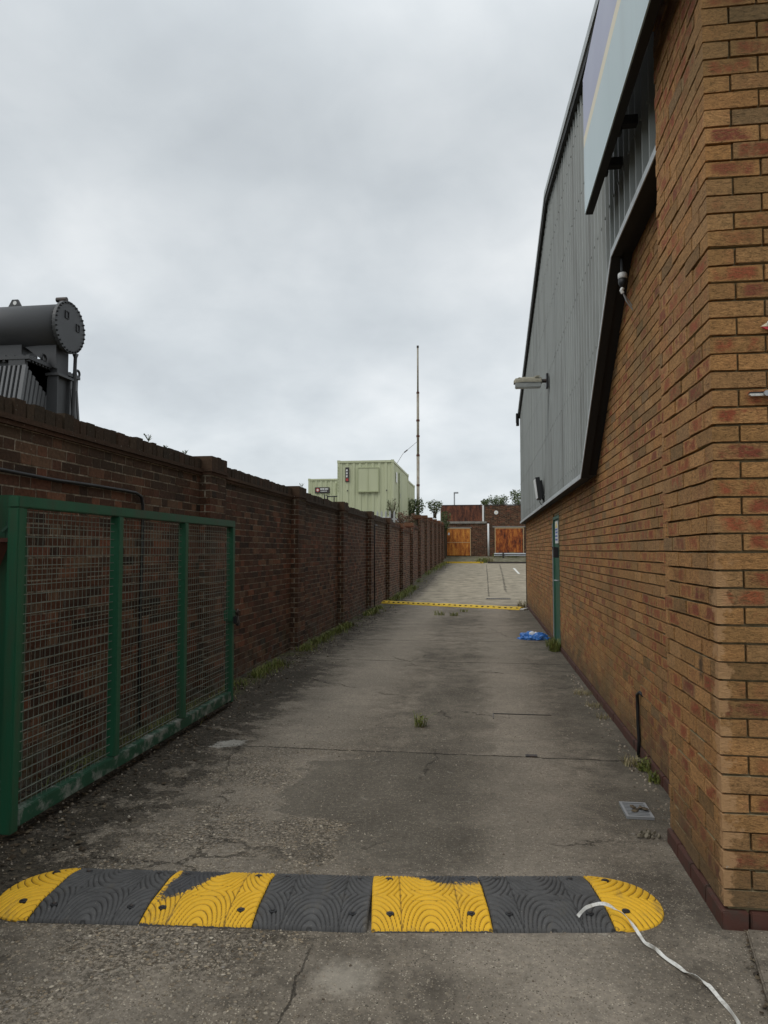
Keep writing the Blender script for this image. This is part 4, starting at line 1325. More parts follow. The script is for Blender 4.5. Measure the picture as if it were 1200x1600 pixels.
tag(recentre(q.build('strap', M['strap'], smooth=False)), 'loose twisted white strap trailing off the right end of the near ramp', 'strap')

# patch frame in the concrete (old chamber cover) and the small keyhole cover
q = MB()
for args in ((0.07, 0.60, 6.747, 6.754), (0.07, 0.076, 6.55, 6.746)):
    q.box(*args, -.01, .0055)
q.build('chamber_frame', M['dark_steel'])
tag(bpy.data.objects['chamber_frame'], 'thin dark steel corner edge of a chamber cover set in the concrete', 'manhole frame')
recentre(bpy.data.objects['chamber_frame'])
q = MB(); q.box(0.29, 0.375, 5.375, 5.43, -.01, .010); q.build('stop_box', M['dark_steel'], bevel=.003)
tag(recentre(bpy.data.objects['stop_box']), 'tiny dark metal stop-tap cover on the cast joint across the concrete', 'cover')
q = thing('channel_drain', (0.35, 22.3, 0), 'dark narrow channel drain across the concrete beyond the far ramp', 'drain')
a_ = MB(); a_.box(0.05, 0.80, 22.2, 22.5, gz(22.3) + .002, gz(22.3) + .012); a_.build('channel_frame', M['dark_steel'], q)
a_ = MB()
for k in range(12):
    a_.box(0.08 + k * .06, 0.115 + k * .06, 22.23, 22.47, gz(22.3) + .0125, gz(22.3) + .02)
a_.build('channel_grating', M['dark_steel'], q)

# slab at the right bottom corner, with a gap along its edge
q = MB()
q.prism([(1.012, 3.055), (0.930, 2.64), (0.87, 2.2), (0.84, 1.2), (3.6, 1.2), (3.6, 3.058)], 'z', -0.05, 0.022)
pv = q.build('pavement', M['ground'], bevel=.006)
pv['kind'] = 'structure'
ORG[pv.name] = Vector((0, 0, 0))

# loose stones and leaf litter: nobody could count them
q = MB()
rs_ = random.Random(5)
def pebble(x, y, s):
    z = ground_z(x, y)
    a = rs_.uniform(0, 3.14)
    n = 5
    vs = []
    for k in range(n):
        t = a + 6.283 * k / n
        r_ = s * rs_.uniform(.7, 1.1)
        vs.append((x + r_ * math.cos(t), y + r_ * math.sin(t), z - .001))
    for k in range(n):
        t = a + 6.283 * k / n + .2
        r_ = s * rs_.uniform(.35, .7)
        vs.append((x + r_ * math.cos(t), y + r_ * math.sin(t), z + s * rs_.uniform(.5, .85)))
    q.add(vs, [(k, (k + 1) % n, n + (k + 1) % n, n + k) for k in range(n)] + [tuple(range(n, 2 * n))])
for _ in range(5200):
    y = 2.3 + rs_.random() ** 1.4 * 4.2
    x = rs_.uniform(-2.7, 0.9)
    if x > -0.5 and rs_.random() < .65: continue
    pebble(x, y, rs_.uniform(.0025, .0035 + .005 * rs_.random()))
for _ in range(700):
    y = rs_.uniform(3.2, 12)
    pebble(-2.75 + abs(rs_.gauss(0, .30)), y, rs_.uniform(.003, .012))
for _ in range(260):
    y = rs_.uniform(3.9, 9)
    pebble(1.07 - abs(rs_.gauss(0, .05)), y, rs_.uniform(.004, .013))
st = q.build('loose_stones', M['stone'], recalc=False); st['kind'] = 'stuff'; tag(st, 'scattered pale grit and small stones loose on the worn concrete', 'grit')
q = MB()
for _ in range(5200):
    y = 3.0 + rs_.random() ** 1.3 * 15
    x = -2.9 + abs(rs_.gauss(0, .28)) + (0.25 if y < 7 and rs_.random() < .45 else 0)
    if x > -1.9: continue
    leaf_scrap(q, (x, y, ground_z(x, y) + .001), rs_.uniform(.005, .014 + .018 * rs_.random()), rs_)
for _ in range(90):
    t_ = rs_.random()
    leaf_scrap(q, (1.03 - .12 * t_ + rs_.gauss(0, .018), 3.05 - .55 * t_ + rs_.gauss(0, .02), .004), rs_.uniform(.005, .018), rs_)
st = q.build('leaf_litter', M['litter'], recalc=False); st['kind'] = 'stuff'; tag(st, 'dark rotted leaf litter drifted along the foot of the left wall', 'leaf litter')


# ------------------------------------------------------------------ weeds
def blades(mb, x, y, z, n, h, spread, rng, lean=.95, w=.004):
    for _ in range(n):
        a = rng.uniform(0, 6.283)
        r_ = spread * math.sqrt(rng.random())
        bx, by = x + r_ * math.cos(a), y + r_ * math.sin(a)
        hh = h * rng.uniform(.4, 1.1)
        la = rng.uniform(0, 6.283)
        ll = hh * lean * rng.uniform(.2, 1.2)
        wa = la + 1.57
        wx, wy = math.cos(wa) * w, math.sin(wa) * w
        p0 = (bx - wx, by - wy, z); p1 = (bx + wx, by + wy, z)
        mx, my = bx + math.cos(la) * ll * .35, by + math.sin(la) * ll * .35
        p2_ = (mx + wx * .8, my + wy * .8, z + hh * .6); p3 = (mx - wx * .8, my - wy * .8, z + hh * .6)
        p4 = (bx + math.cos(la) * ll, by + math.sin(la) * ll, z + hh * .92)
        mb.add([p0, p1, p2_, p3, p4], [(0, 1, 2, 3), (3, 2, 4)])


def leaves(mb, x, y, z, n, rx, ry, rz, s, rng, shell=.5):
    for _ in range(n):
        while True:
            u = Vector((rng.uniform(-1, 1), rng.uniform(-1, 1), rng.uniform(-1, 1)))
            if u.length < 1 and (u.length > shell or rng.random() < .3): break
        k = 1 + .45 * mn.noise(u * 2.3 + Vector((x, y, z)))
        c_ = Vector((x + u.x * rx * k, y + u.y * ry * k, z + u.z * rz * k))
        if mn.noise(c_ * (1.6 / max(rx, .2))) < -.22: continue
        d = Vector((rng.gauss(0, 1), rng.gauss(0, 1), rng.gauss(0, .7))).normalized()
        e = d.orthogonal().normalized()
        e = (e * math.cos(rng.uniform(0, 6.28)) + d.cross(e) * math.sin(rng.uniform(0, 6.28))).normalized()
        ss = s * rng.uniform(.6, 1.3)
        mb.add([c_ - d * ss, c_ + e * ss * .45, c_ + d * ss, c_ - e * ss * .45], [(0, 1, 2, 3)])


wr_ = random.Random(17)
def weed(x, y, n, h, spread, label, mat='grass', leafy=0, cat='weed', group='weeds growing in the concrete', w=.004):
    q = MB()
    z = ground_z(x, y) - .003
    blades(q, x, y, z, int(n * .7), h, spread, wr_, w=w * .8)
    if leafy:
        leaves(q, x, y, z + h * .4, leafy, spread * 1.5, spread * 1.5, h * .5, .012 * max(1, h * 5), wr_, 0)
    return tag(recentre(q.build('weed_clump', M[mat], recalc=False)), label, cat, group)


weed(-0.55, 6.17, 55, .13, .05, 'lone leafy weed growing in the middle of the alley concrete', leafy=120)
weed(-1.05, 16.7, 70, .14, .13, 'low grass tuft left of the pair just before the far ramp', w=.007)
weed(-0.70, 16.6, 60, .12, .10, 'low grass tuft right of the pair just before the far ramp', w=.007)
weed(-0.50, 17.7, 40, .10, .09, 'small pale grass tuft touching the far yellow ramp', w=.007)
weed(1.05, 11.0, 150, .26, .10, 'tall green weeds at the foot of the green door', leafy=160, w=.006)
weed(1.05, 11.5, 90, .15, .09, 'short green weeds behind the tall ones at the green door', leafy=60, w=.006)
weed(1.02, 5.30, 90, .08, .07, 'straggly half-dry weed at the foot of the cable tail', mat='dry')
weed(1.09, 5.18, 110, .10, .05, 'green weed against the buff wall beside the cable tail', leafy=80)
weed(1.10, 4.93, 110, .09, .05, 'dark green weed at the foot of the wall where the pier starts', leafy=60)
weed(1.02, 7.78, 150, .06, .10, 'bleached dry grass clump furthest along the buff wall foot', mat='dry', w=.003)
weed(1.05, 7.18, 120, .06, .09, 'bleached dry grass clump in the middle of three along the buff wall', mat='dry', w=.003)
weed(1.06, 6.7, 90, .05, .07, 'bleached dry grass clump nearest the cable tail', mat='dry', w=.003)
weed(0.98, 19.3, 70, .26, .12, 'thin grass growing at the far corner of the buff building', mat='dry', w=.008)
weed(-0.2, 50.4, 160, .45, .45, 'bushy grass clump growing behind the right end of the yellow kerb', leafy=200, w=.02)
weed(0.35, 50.8, 120, .40, .40, 'dry grass clump between the yellow kerb and the crash barrier', mat='dry', w=.02)
weed(2.2, 55.0, 160, .45, .45, 'green weeds under the crash barrier by the rusty shutter', leafy=250, w=.02)
weed(1.0, 55.2, 100, .35, .4, 'yellowish weeds beside the barrier post', mat='grass', w=.02)
# grass strip along the foot of the left wall
q = MB()
for (ya, yb, n, h, xo) in ((8.2, 11.0, 1300, .10, .02), (11.2, 14.6, 1200, .11, .02), (14.7, 19.0, 900, .12, .03), (20.5, 30, 1300, .17, .06), (30, 50, 1000, .22, .10), (4.2, 8.0, 420, .09, .02)):
    for _ in range(n):
        y = wr_.uniform(ya, yb)
        if mn.noise(Vector((y * 1.1, 3.3, 0))) < -.12: continue
        x = WX + .13 + abs(wr_.gauss(0, .09 + xo))
        blades(q, x, y, gz(y) - .005, 1, h, .01, wr_, w=.004 if y < 14 else .009)
gs = q.build('grass', M['grass'], recalc=False); gs['kind'] = 'stuff'; tag(gs, 'thin fringe of grass along the foot of the left wall', 'grass')

# seedlings on the coping
def sprig(x, y, z, h, label):
    q = MB()
    q.tube([(x, y, z - .01), (x + .005, y, z + h * .6)], .003, 5)
    for k in range(9):
        a = wr_.uniform(0, 6.28)
        e = (x + math.cos(a) * h * .5, y + math.sin(a) * h * .5, z + h * wr_.uniform(.6, 1.1))
        q.tube([(x + .003, y, z + h * .3), e], [.003, .0015], 4)
        q.obox(e, (math.cos(a), math.sin(a), .5), (0, 1, .3), (1, 0, 1), .007, .004, .002)
    tag(recentre(q.build('sprig', M['leaf'])), label, 'plant', 'seedlings on the wall coping')
sprig(-2.95, 5.92, 2.46, .075, 'largest little seedling growing on the left wall coping against the sky')
sprig(-2.95, 6.27, 2.46, .035, 'tiny seedling to the right of the largest one on the wall coping')
sprig(-2.95, 6.72, 2.46, .05, 'thin seedling on the coping just before the first wall pier')
sprig(-2.83, 10.85, 2.49, .07, 'small plant on the cap of the second wall pier')


def shrub(name, x, y, z, rx, ry, rz, n, s, label, cat='shrub', group=None, mat='leaf', stems=14, base=None):
    t = thing(name, (x, y, base if base is not None else z - rz), label, cat, group)
    z0 = base if base is not None else z - rz
    f_ = MB()
    q = MB()
    for k in range(stems):
        a = 6.283 * (k + wr_.uniform(-.3, .3)) / stems
        rr_ = wr_.uniform(.35, 1.0)
        tip = Vector((x + math.cos(a) * rx * rr_, y + math.sin(a) * ry * rr_, z + rz * (1.25 - rr_ * wr_.uniform(.3, 1.0))))
        midp = Vector((x + math.cos(a) * rx * .35 * rr_, y + math.sin(a) * ry * .35 * rr_, z - rz * .8))
        q.tube([(x + wr_.uniform(-.1, .1), y, z0), midp, tip], [.028, .016, .005], 5)
        per = n // stems
        for m_ in range(per):
            t_ = wr_.random() ** .85
            c_ = midp.lerp(tip, t_ * 1.05)
            sp = rx * .36 * (1.2 - .85 * t_)
            c_ = c_ + Vector((wr_.gauss(0, sp * .6), wr_.gauss(0, sp * .6), wr_.gauss(0, sp * .55)))
            d = Vector((wr_.gauss(0, 1), wr_.gauss(0, 1), wr_.gauss(-.3, .6))).normalized()
            e = d.orthogonal().normalized()
            e = (e * math.cos(wr_.uniform(0, 6.28)) + d.cross(e) * math.sin(wr_.uniform(0, 6.28))).normalized()
            ss = s * wr_.uniform(.5, 1.1)
            f_.add([c_ - d * ss, c_ + e * ss * .4, c_ + d * ss, c_ - e * ss * .4], [(0, 1, 2, 3)])
    f_.build('foliage', M[mat], t, recalc=False)
    q.build('stem', M['stem'], t)
    return t


shrub('shrub', -3.75, 36.5, 3.55, .80, .9, .55, 1900, .075, 'dark green buddleia bush rising over the far left wall', base=.4)
shrub('shrub', -3.35, 29.6, 2.75, .50, .8, .32, 620, .06, 'sparse shrub with brown flower heads leaning over the left wall', mat='flower', base=.2)
shrub('shrub', -3.85, 29.9, 3.25, .35, .5, .40, 190, .05, 'thin leafy shrub behind the palisade fence', base=.2)
shrub('shrub', -3.0, 44.0, 4.2, .5, .8, .35, 600, .08, 'low green shrub on top of the far end of the left wall', base=3.5)
shrub('shrub', -2.9, 53.5, 3.6, .5, .6, .8, 700, .09, 'climbing greenery in the corner by the rusty fascia', base=.9)
for x, z, rx, rz, lab in ((1.3, 5.5, 1.0, .65, 'round dark bush above the garage roof, left of two'), (3.0, 5.75, .9, .85, 'taller dark bush above the garage roof beside the grey cladding'), (.15, 5.55, .4, .35, 'thin twiggy sapling above the roof right of the white pipe')):
    shrub('bush', x, 62.0, z, rx, 1.0, rz, int(1500 * rx), .10, lab, 'bush', 'bushes behind the outbuilding', base=1.0)

# ------------------------------------------------------------------ far outbuilding
fb = thing('brick_outbuilding', (3, 58, 1.06), 'low brick outbuilding with rusty doors closing off the end of the alley', 'building')
BY = 56.0
q = MB()
q_holes = [(-2.92, -1.03, 0.5, 3.24), (0.84, 3.06, 0.5, 3.27)]
bricks(q, (0, BY, 0), (1, 0, 0), (0, -1, 0), -3.40, 0.10, 0.98, 3.62, bond='flemish', depth=.05, holes=q_holes, rng=rb)
bricks(q, (0, BY, 0), (1, 0, 0), (0, -1, 0), 0.11, 7.0, 0.98, 5.02, bond='flemish', depth=.05, holes=q_holes, rng=rb)
q.build('brick_face', M['dark_brick'], fb, recalc=False)
q = MB()
for (a, b, z0, z1) in ((-3.40, -2.92, .8, 3.6), (-1.03, .84, .8, 3.6), (3.06, 7.0, .8, 5.0), (-2.92, -1.03, 3.25, 3.6), (.84, 3.06, 3.28, 5.0), (.10, .84, 3.6, 5.0)):
    q.box(a, b, BY + .006, BY + .3, z0, z1)
q.box(-3.4, 7.0, BY + .35, 62.0 - .6, .8, 4.95)
q.build('mortar_core', M['dark_mortar'], fb)
q = MB(); q.box(-3.32, -0.12, BY - .02, BY + .3, 3.79, 5.04)
for k in range(7):
    q.box(-3.3 + k * .45, -3.27 + k * .45, BY - .03, BY - .021, 3.8, 5.02)
q.build('rust_fascia', M['rust_fascia'], fb)
q = MB(); q.box(-3.42, 0.22, BY - .10, BY + .3, 3.62, 3.785); q.build('lintel', M['concrete'], fb)
q = MB(); q.box(-3.2, -0.95, BY - .05, BY - .003, 3.26, 3.34); q.build('door_head', M['concrete'], fb)
q = MB(); q.box(-3.36, 7.05, BY - .04, BY + .35, 5.046, 5.09); q.build('roof_edge', M['dark_steel'], fb)
q = MB(); q.box(-0.115, 0.02, BY - .03, BY + .2, 3.79, 5.05); q.build('fascia_end', M['white'], fb)
# left rusty door leaf, hung a little open
q = MB(); q.box(-2.87, -1.07, BY - .06, BY - .01, 1.12, 3.20)
lf = q.build('rusty_door', M['rust_door'], fb)
q = MB(); q.box(-2.85, -1.09, BY - .068, BY - .061, 2.12, 2.16); q.build('door_seam', M['timber'], lf)
q = MB()
q.box(-1.066, -1.01, BY - .07, BY - .005, 1.1, 3.22); q.box(-2.88, -1.067, BY - .07, BY - .0595, 3.201, 3.25)
q.build('door_frame', M['timber'], lf)
q = MB(); q.box(-2.78, -2.66, BY - .07, BY - .061, 2.72, 2.9); q.build('notice', M['white'], lf)
q = MB(); q.box(-3.0, -2.90, BY - .09, BY - .005, 1.1, 3.22); q.box(-3.05, -2.88, BY - .14, BY - .09, 1.9, 1.98); q.build('door_post', M['black'], fb)
q = MB(); q.box(-2.92, -1.03, BY + .1, BY + .34, .9, 3.25); q.build('doorway_recess', M['black'], fb)
# right rusty shutter
q = MB(); q.box(0.90, 3.0, BY - .05, BY - .005, 1.34, 3.22)
q.box(0.92, 2.98, BY - .06, BY - .051, 2.08, 2.11)
sh = q.build('rusty_shutter', M['rust_shutter'], fb)
q = MB(); q.box(0.84, 0.899, BY - .06, BY + .02, 1.3, 3.28); q.box(3.001, 3.06, BY - .06, BY + .02, 1.3, 3.28); q.box(.9, 3.0, BY - .06, BY + .02, 3.221, 3.28); q.build('shutter_frame', M['timber'], sh)
q = MB(); q.box(0.84, 3.06, BY + .03, BY + .3, .8, 3.28); q.build('shutter_recess', M['black'], fb)
q = MB(); q.box(0.68, 7.0, BY - .03, BY - .003, 3.30, 3.40); q.build('shutter_lintel', M['concrete'], fb)
q = MB(); q.tube([(0.34, BY - .07, 1.1), (0.34, BY - .07, 3.6)], .075, 10); q.build('downpipe', M['white'], fb, smooth=True)
q = MB(); q.cyl((0.96, BY - .003, 4.46), (0.96, BY - .07, 4.46), .17, 8)
al = q.build('alarm_box', M['white'], fb, bevel=.015)
q = MB(); q.cyl((0.96, BY - .071, 4.46), (0.96, BY - .08, 4.46), .06, 12); q.build('alarm_lens', M['sign_cream'], al)
# low wall / crash barrier
q = thing('crash_barrier', (2.0, 54.0, .7), 'grey steel crash barrier standing before the rusty shutter', 'barrier')
a_ = MB(); a_.add([(0.75, 54.0, 1.06), (9, 54.0, 1.06), (9, 53.93, 1.12), (.75, 53.93, 1.12), (.75, 54.0, 1.19), (9, 54.0, 1.19), (.75, 53.93, 1.26), (9, 53.93, 1.26), (.75, 54.0, 1.32), (9, 54.0, 1.32)], [(0, 1, 2, 3), (3, 2, 5, 4), (4, 5, 7, 6), (6, 7, 9, 8)])
a_.build('rail', M['steel'], q, recalc=False)
for px_ in (1.42, 4.0, 6.6):
    a_ = MB(); a_.box(px_ - .06, px_ + .06, 53.80, 53.92, .5, 1.38); a_.build('post', M['dark_steel'], q)
q = MB(); q.box(.25, 9.0, 50.0, 50.22, .4, .73); ob = q.build('kerb', M['dark_steel'], bevel=.02); ob['kind'] = 'structure'
q = MB(); q.box(-3.30, -0.05, 50.0, 50.16, .5, .725); tag(recentre(q.build('kerb_stone', M['yellow_paint'], bevel=.02)), 'yellow painted kerb at the far end of the alley before the rusty doors', 'kerb')
q = MB(); q.add([(1.62, 35.0, gz(35) + .006), (1.72, 35.0, gz(35) + .006), (1.75, 41.5, gz(41.5) + .006), (1.62, 41.5, gz(41.5) + .006)], [(0, 1, 2, 3)])
ob = q.build('white_line', M['white_paint'], recalc=False); ob['kind'] = 'structure'

# ------------------------------------------------------------------ beyond the left wall: containers, palisade, mast, transformer
def container(x0, x1, y0, y1, z0, label, group, front_window=False):
    t = thing('site_container', ((x0 + x1) / 2, (y0 + y1) / 2, z0), label, 'container', group)
    H_ = 2.59
    z1 = z0 + H_
    body = MB()
    def corr(p, q_, z_lo, z_hi, nrm, pitch=.28, dep=.035):
        p, q_, nrm = Vector(p), Vector(q_), Vector(nrm)
        L_ = (q_ - p).length
        d = (q_ - p).normalized()
        pr = []
        s_ = 0
        while s_ < L_:
            for o, e in ((0, 0), (.09, 0), (.125, -dep), (.245, -dep)):
                if s_ + o <= L_: pr.append((s_ + o, e))
            s_ += pitch
        pr.append((L_, 0))
        vs = []
        for (o, e) in pr:
            b_ = p + d * o + nrm * e
            vs += [(b_.x, b_.y, z_lo), (b_.x, b_.y, z_hi)]
        body.add(vs, [(2 * i, 2 * i + 2, 2 * i + 3, 2 * i + 1) for i in range(len(pr) - 1)])
    corr((x0 + .1, y0 + .02, 0), (x1 - .1, y0 + .02, 0), z0 + .16, z1 - .1, (0, -1, 0))
    corr((x1 - .02, y0 + .1, 0), (x1 - .02, y1 - .1, 0), z0 + .16, z1 - .1, (1, 0, 0))
    corr((x0 + .02, y1 - .1, 0), (x0 + .02, y0 + .1, 0), z0 + .16, z1 - .1, (-1, 0, 0))
    body.box(x0 + .06, x1 - .06, y0 + .06, y1 - .06, z0 + .1, z1 - .02)
    body.build('body', M['container'], t, recalc=False)
    fr = MB()
    for xx in (x0, x1 - .1):
        for yy in (y0, y1 - .1):
            fr.box(xx, xx + .1, yy, yy + .1, z0, z1)
            fr.box(xx - .012, xx + .112, yy - .012, yy + .112, z1 - .1, z1 + .02)
    for yy in (y0, y1 - .08):
        fr.box(x0 + .101, x1 - .101, yy, yy + .08, z1 - .09, z1 - .001)
    for xx in (x0, x1 - .08):
        fr.box(xx, xx + .08, y0 + .101, y1 - .101, z1 - .09, z1 - .001)
    fr.build('frame', M['container'], t)
    sl = MB()
    for yy in (y0, y1 - .08):
        sl.box(x0 + .101, x1 - .101, yy, yy + .08, z0 + .0, z0 + .155)
    for xx in (x0, x1 - .08):
        sl.box(xx, xx + .08, y0 + .101, y1 - .101, z0, z0 + .155)
    sl.build('base_rail', M['white'], t)
    fp = MB()
    for k in range(5):
        xa = x0 + .45 + k * .36
        fp.box(xa, xa + .2, y0 - .004, y0 + .02, z0 + .03, z0 + .12)
    fp.build('fork_pocket', M['black'], t)
    return t


CY0 = 30.0
c_main = container(-6.25, -3.80, CY0, CY0 + 6.06, 2.79, 'pale green stacked site container nearest the wall with a shuttered window in its end', 'pale green site containers')
for (xx, yy) in ((-6.2, CY0 + .05), (-3.95, CY0 + .05), (-6.2, CY0 + 5.9), (-3.95, CY0 + 5.9)):
    q = MB(); q.box(xx, xx + .12, yy, yy + .12, 0, 2.79); q.build('support_leg', M['dark_steel'], c_main)
q = MB(); q.box(-5.34, -4.46, CY0 - .03, CY0 + .03, 4.06, 5.04)
wn = q.build('window_shutter', M['container'], c_main)
q = MB()
q.box(-5.37, -5.335, CY0 - .045, CY0 - .0, 4.03, 5.07); q.box(-4.465, -4.43, CY0 - .045, CY0, 4.03, 5.07); q.box(-5.334, -4.466, CY0 - .045, CY0, 5.041, 5.075); q.box(-5.36, -4.44, CY0 - .06, CY0, 4.0, 4.059); q.box(-4.907, -4.893, CY0 - .04, CY0 - .031, 4.06, 5.04)
q.build('shutter_frame', M['container_dark'], wn)
q = MB(); q.box(-5.90, -5.74, CY0 - .02, CY0 + .03, 4.46, 5.09); v_ = q.build('sign', M['sign_black'], c_main)
q = MB()
for k in range(3):
    q.box(-5.865, -5.80, CY0 - .0235, CY0 - .0205, 4.66 + k * .13, 4.745 + k * .13)
q.build('sign_lettering', M['white'], v_)
q = MB(); q.box(-5.875, -5.765, CY0 - .0235, CY0 - .0205, 4.50, 4.61); q.build('sign_emblem', M['sign_red'], v_)
q = MB()
for k in range(9):
    q.box(-6.235, -6.19, CY0 - .016, CY0 - .0135, 4.05 + k * .125, 4.115 + k * .125)
q.build('serial_number', M['container_dark'], c_main)
q = MB(); q.cyl((-5.80, CY0 - .02, 4.08), (-5.80, CY0 - .0, 4.08), .03, 8); q.cyl((-4.1, CY0 - .02, 4.08), (-4.1, CY0, 4.08), .03, 8); q.build('vent_hole', M['black'], c_main)
q = MB(); q.box(-3.80, -3.77, CY0 + 2.0, CY0 + 2.9, 2.98, 5.05); dd = q.build('door', M['container_dark'], c_main)
q = MB(); q.box(-3.768, -3.755, CY0 + 2.05, CY0 + 2.12, 3.9, 4.1); q.build('door_handle', M['steel'], dd)
q = MB(); q.box(-3.80, -3.785, CY0 + .8, CY0 + 1.2, 4.5, 4.95); q.build('notice', M['white'], c_main)
container(-6.6, -4.15, CY0 + 6.9, CY0 + 12.96, 2.85, 'second pale green container set behind the shuttered one', 'pale green site containers')
c_l = container(-9.55, -7.0, 38.0, 44.06, 2.85, 'lower-looking pale green container on the left with a black name sign', 'pale green site containers')
q = MB(); q.box(-9.17, -8.36, 37.97, 38.02, 4.66, 4.97); v_ = q.build('sign', M['sign_black'], c_l)
q = MB(); q.cyl((-9.01, 37.969, 4.82), (-9.01, 37.962, 4.82), .11, 8); em_ = q.build('sign_emblem', M['sign_red'], v_)
q = MB(); q.obox((-9.01, 37.961, 4.82), (1, 0, 1), (0, 1, 0), (-1, 0, 1), .05, .0008, .05); q.build('emblem_star', M['white'], v_)
q = MB()
for k, w_ in enumerate((.06, .05, .06, .03, .06, .05, .04)):
    q.box(-8.86 + k * .066, -8.86 + k * .066 + w_, 37.966, 37.9695, 4.835, 4.915)
for k in range(5):
    q.box(-8.85 + k * .075, -8.85 + k * .075 + .055, 37.966, 37.9695, 4.735, 4.775)
q.build('sign_lettering', M['white'], v_)
q = MB(); q.box(-8.02, -7.98, 37.99, 38.04, 3.2, 5.2); q.box(-7.979, -7.4, 37.99, 38.04, 5.16, 5.2); q.build('door_frame', M['container_dark'], c_l)
# black steel stair rail between the containers
q = thing('handrail', (-7.0, 31, 2.8), 'black steel handrail between the two pale green containers', 'handrail')
a_ = MB()
for zz in (3.75, 3.95, 4.35):
    a_.tube([(-8.15, 36.6, zz), (-6.9, 36.6, zz)], .03, 6)
for xx in (-8.15, -7.8, -6.9):
    a_.tube([(xx, 36.6, 2.6), (xx, 36.6, 4.38)], .035, 6)
a_.tube([(-8.15, 36.6, 4.38), (-8.3, 36.6, 4.45), (-8.35, 36.6, 3.7)], .03, 6)
a_.build('rail', M['black'], q)

# palisade fence behind the wall
pf = thing('palisade_fence', (-5, 25.6, 0), 'grey steel palisade fence with pointed tops just above the left wall', 'fence')
k = 0
x = -3.22
while x > -6.4:
    q = MB()
    hw = .034
    zt = 2.98
    q.add([(x - hw, 25.60, .1), (x, 25.575, .1), (x + hw, 25.60, .1), (x - hw, 25.60, zt - .1), (x, 25.575, zt - .08), (x + hw, 25.60, zt - .1), (x, 25.59, zt),
           (x - hw, 25.61, .1), (x + hw, 25.61, .1), (x - hw, 25.61, zt - .1), (x + hw, 25.61, zt - .1)],
          [(0, 1, 4, 3), (1, 2, 5, 4), (3, 4, 6), (4, 5, 6), (7, 9, 10, 8), (9, 6, 10), (0, 3, 9, 7), (2, 8, 10, 5)])
    q.build('pale', M['pale_steel'], pf)
    x -= 0.155
q = MB(); q.box(-6.4, -3.18, 25.612, 25.66, 2.62, 2.68); q.box(-6.4, -3.18, 25.612, 25.66, .6, .66); q.build('rail', M['steel'], pf)
for xx in (-3.35, -5.9):
    q = MB(); q.box(xx - .05, xx + .05, 25.665, 25.76, -.1, 2.85); q.build('post', M['dark_steel'], pf)

# tall mast with a guy wire
ms = thing('mast', (-3.67, 40.0, 0), 'very tall thin weathered mast standing behind the far left wall', 'mast')
for z0, z1, r_ in ((0, 6.9, .085), (6.9, 10.5, .072), (10.5, 13.1, .05)):
    q = MB(); q.cyl((-3.67, 40, z0), (-3.67, 40, z1), r_, 10); q.build('pole_section', M['mast'], ms, smooth=True)
for z0 in (5.2, 6.9, 8.0, 8.9, 10.5):
    q = MB(); q.cyl((-3.67, 40, z0 - .05), (-3.67, 40, z0 + .05), .10 if z0 < 9 else .085, 10); q.build('collar', M['rusty_post'], ms)
q = MB(); q.cyl((-3.67, 40, 13.1), (-3.67, 40, 13.22), .065, 8); q.build('cap', M['dark_steel'], ms)
q = MB(); q.tube([(-3.72, 39.97, 7.68), (-4.25, 37.6, 6.70), (-4.75, 36.0, 5.40)], .011, 5); q.tube([(-4.10, 38.3, 6.98), (-4.2, 37.85, 6.80)], .035, 6); q.build('guy_wire', M['dark_steel'], ms)
# distant lamp column
ls = thing('street_lamp', (-3.05, 75, 1), 'distant street lamp column showing above the outbuilding roof', 'street lamp')
q = MB(); q.cyl((-3.05, 75, 1.0), (-3.05, 75, 7.55), .07, 8); q.build('column', M['steel'], ls)
q = MB(); q.box(-3.12, -2.62, 74.9, 75.1, 7.5, 7.66); q.build('lamp_head', M['steel'], ls, bevel=.03)

# transformer behind the wall
tf = thing('transformer', (-7.6, 10.4, 0), 'big dark grey electrical transformer looming over the left wall', 'transformer')
TX, TY0, TY1, TZ = -6.62, 9.46, 10.74, 4.36
q = MB(); q.box(-9.6, TX - .02, TY0 + .05, TY1 - .05, .3, TZ - .05); q.build('tank', M['transformer'], tf)
q = MB(); q.box(-9.65, TX + .05, TY0 - .03, TY1 + .03, TZ - .048, TZ)
for k in range(16):
    q.box(TX - .02, TX + .035, TY0 + k * .08, TY0 + .03 + k * .08, TZ - .075, TZ + .022)
for k in range(20):
    q.box(TX - .1 - k * .14, TX - .06 - k * .14, TY0 - .015, TY0 + .03, TZ - .075, TZ + .022)
q.build('tank_lid', M['transformer'], tf)
def splay(y, z, c):
    """the radiator banks flare outward as they go down"""
    return y
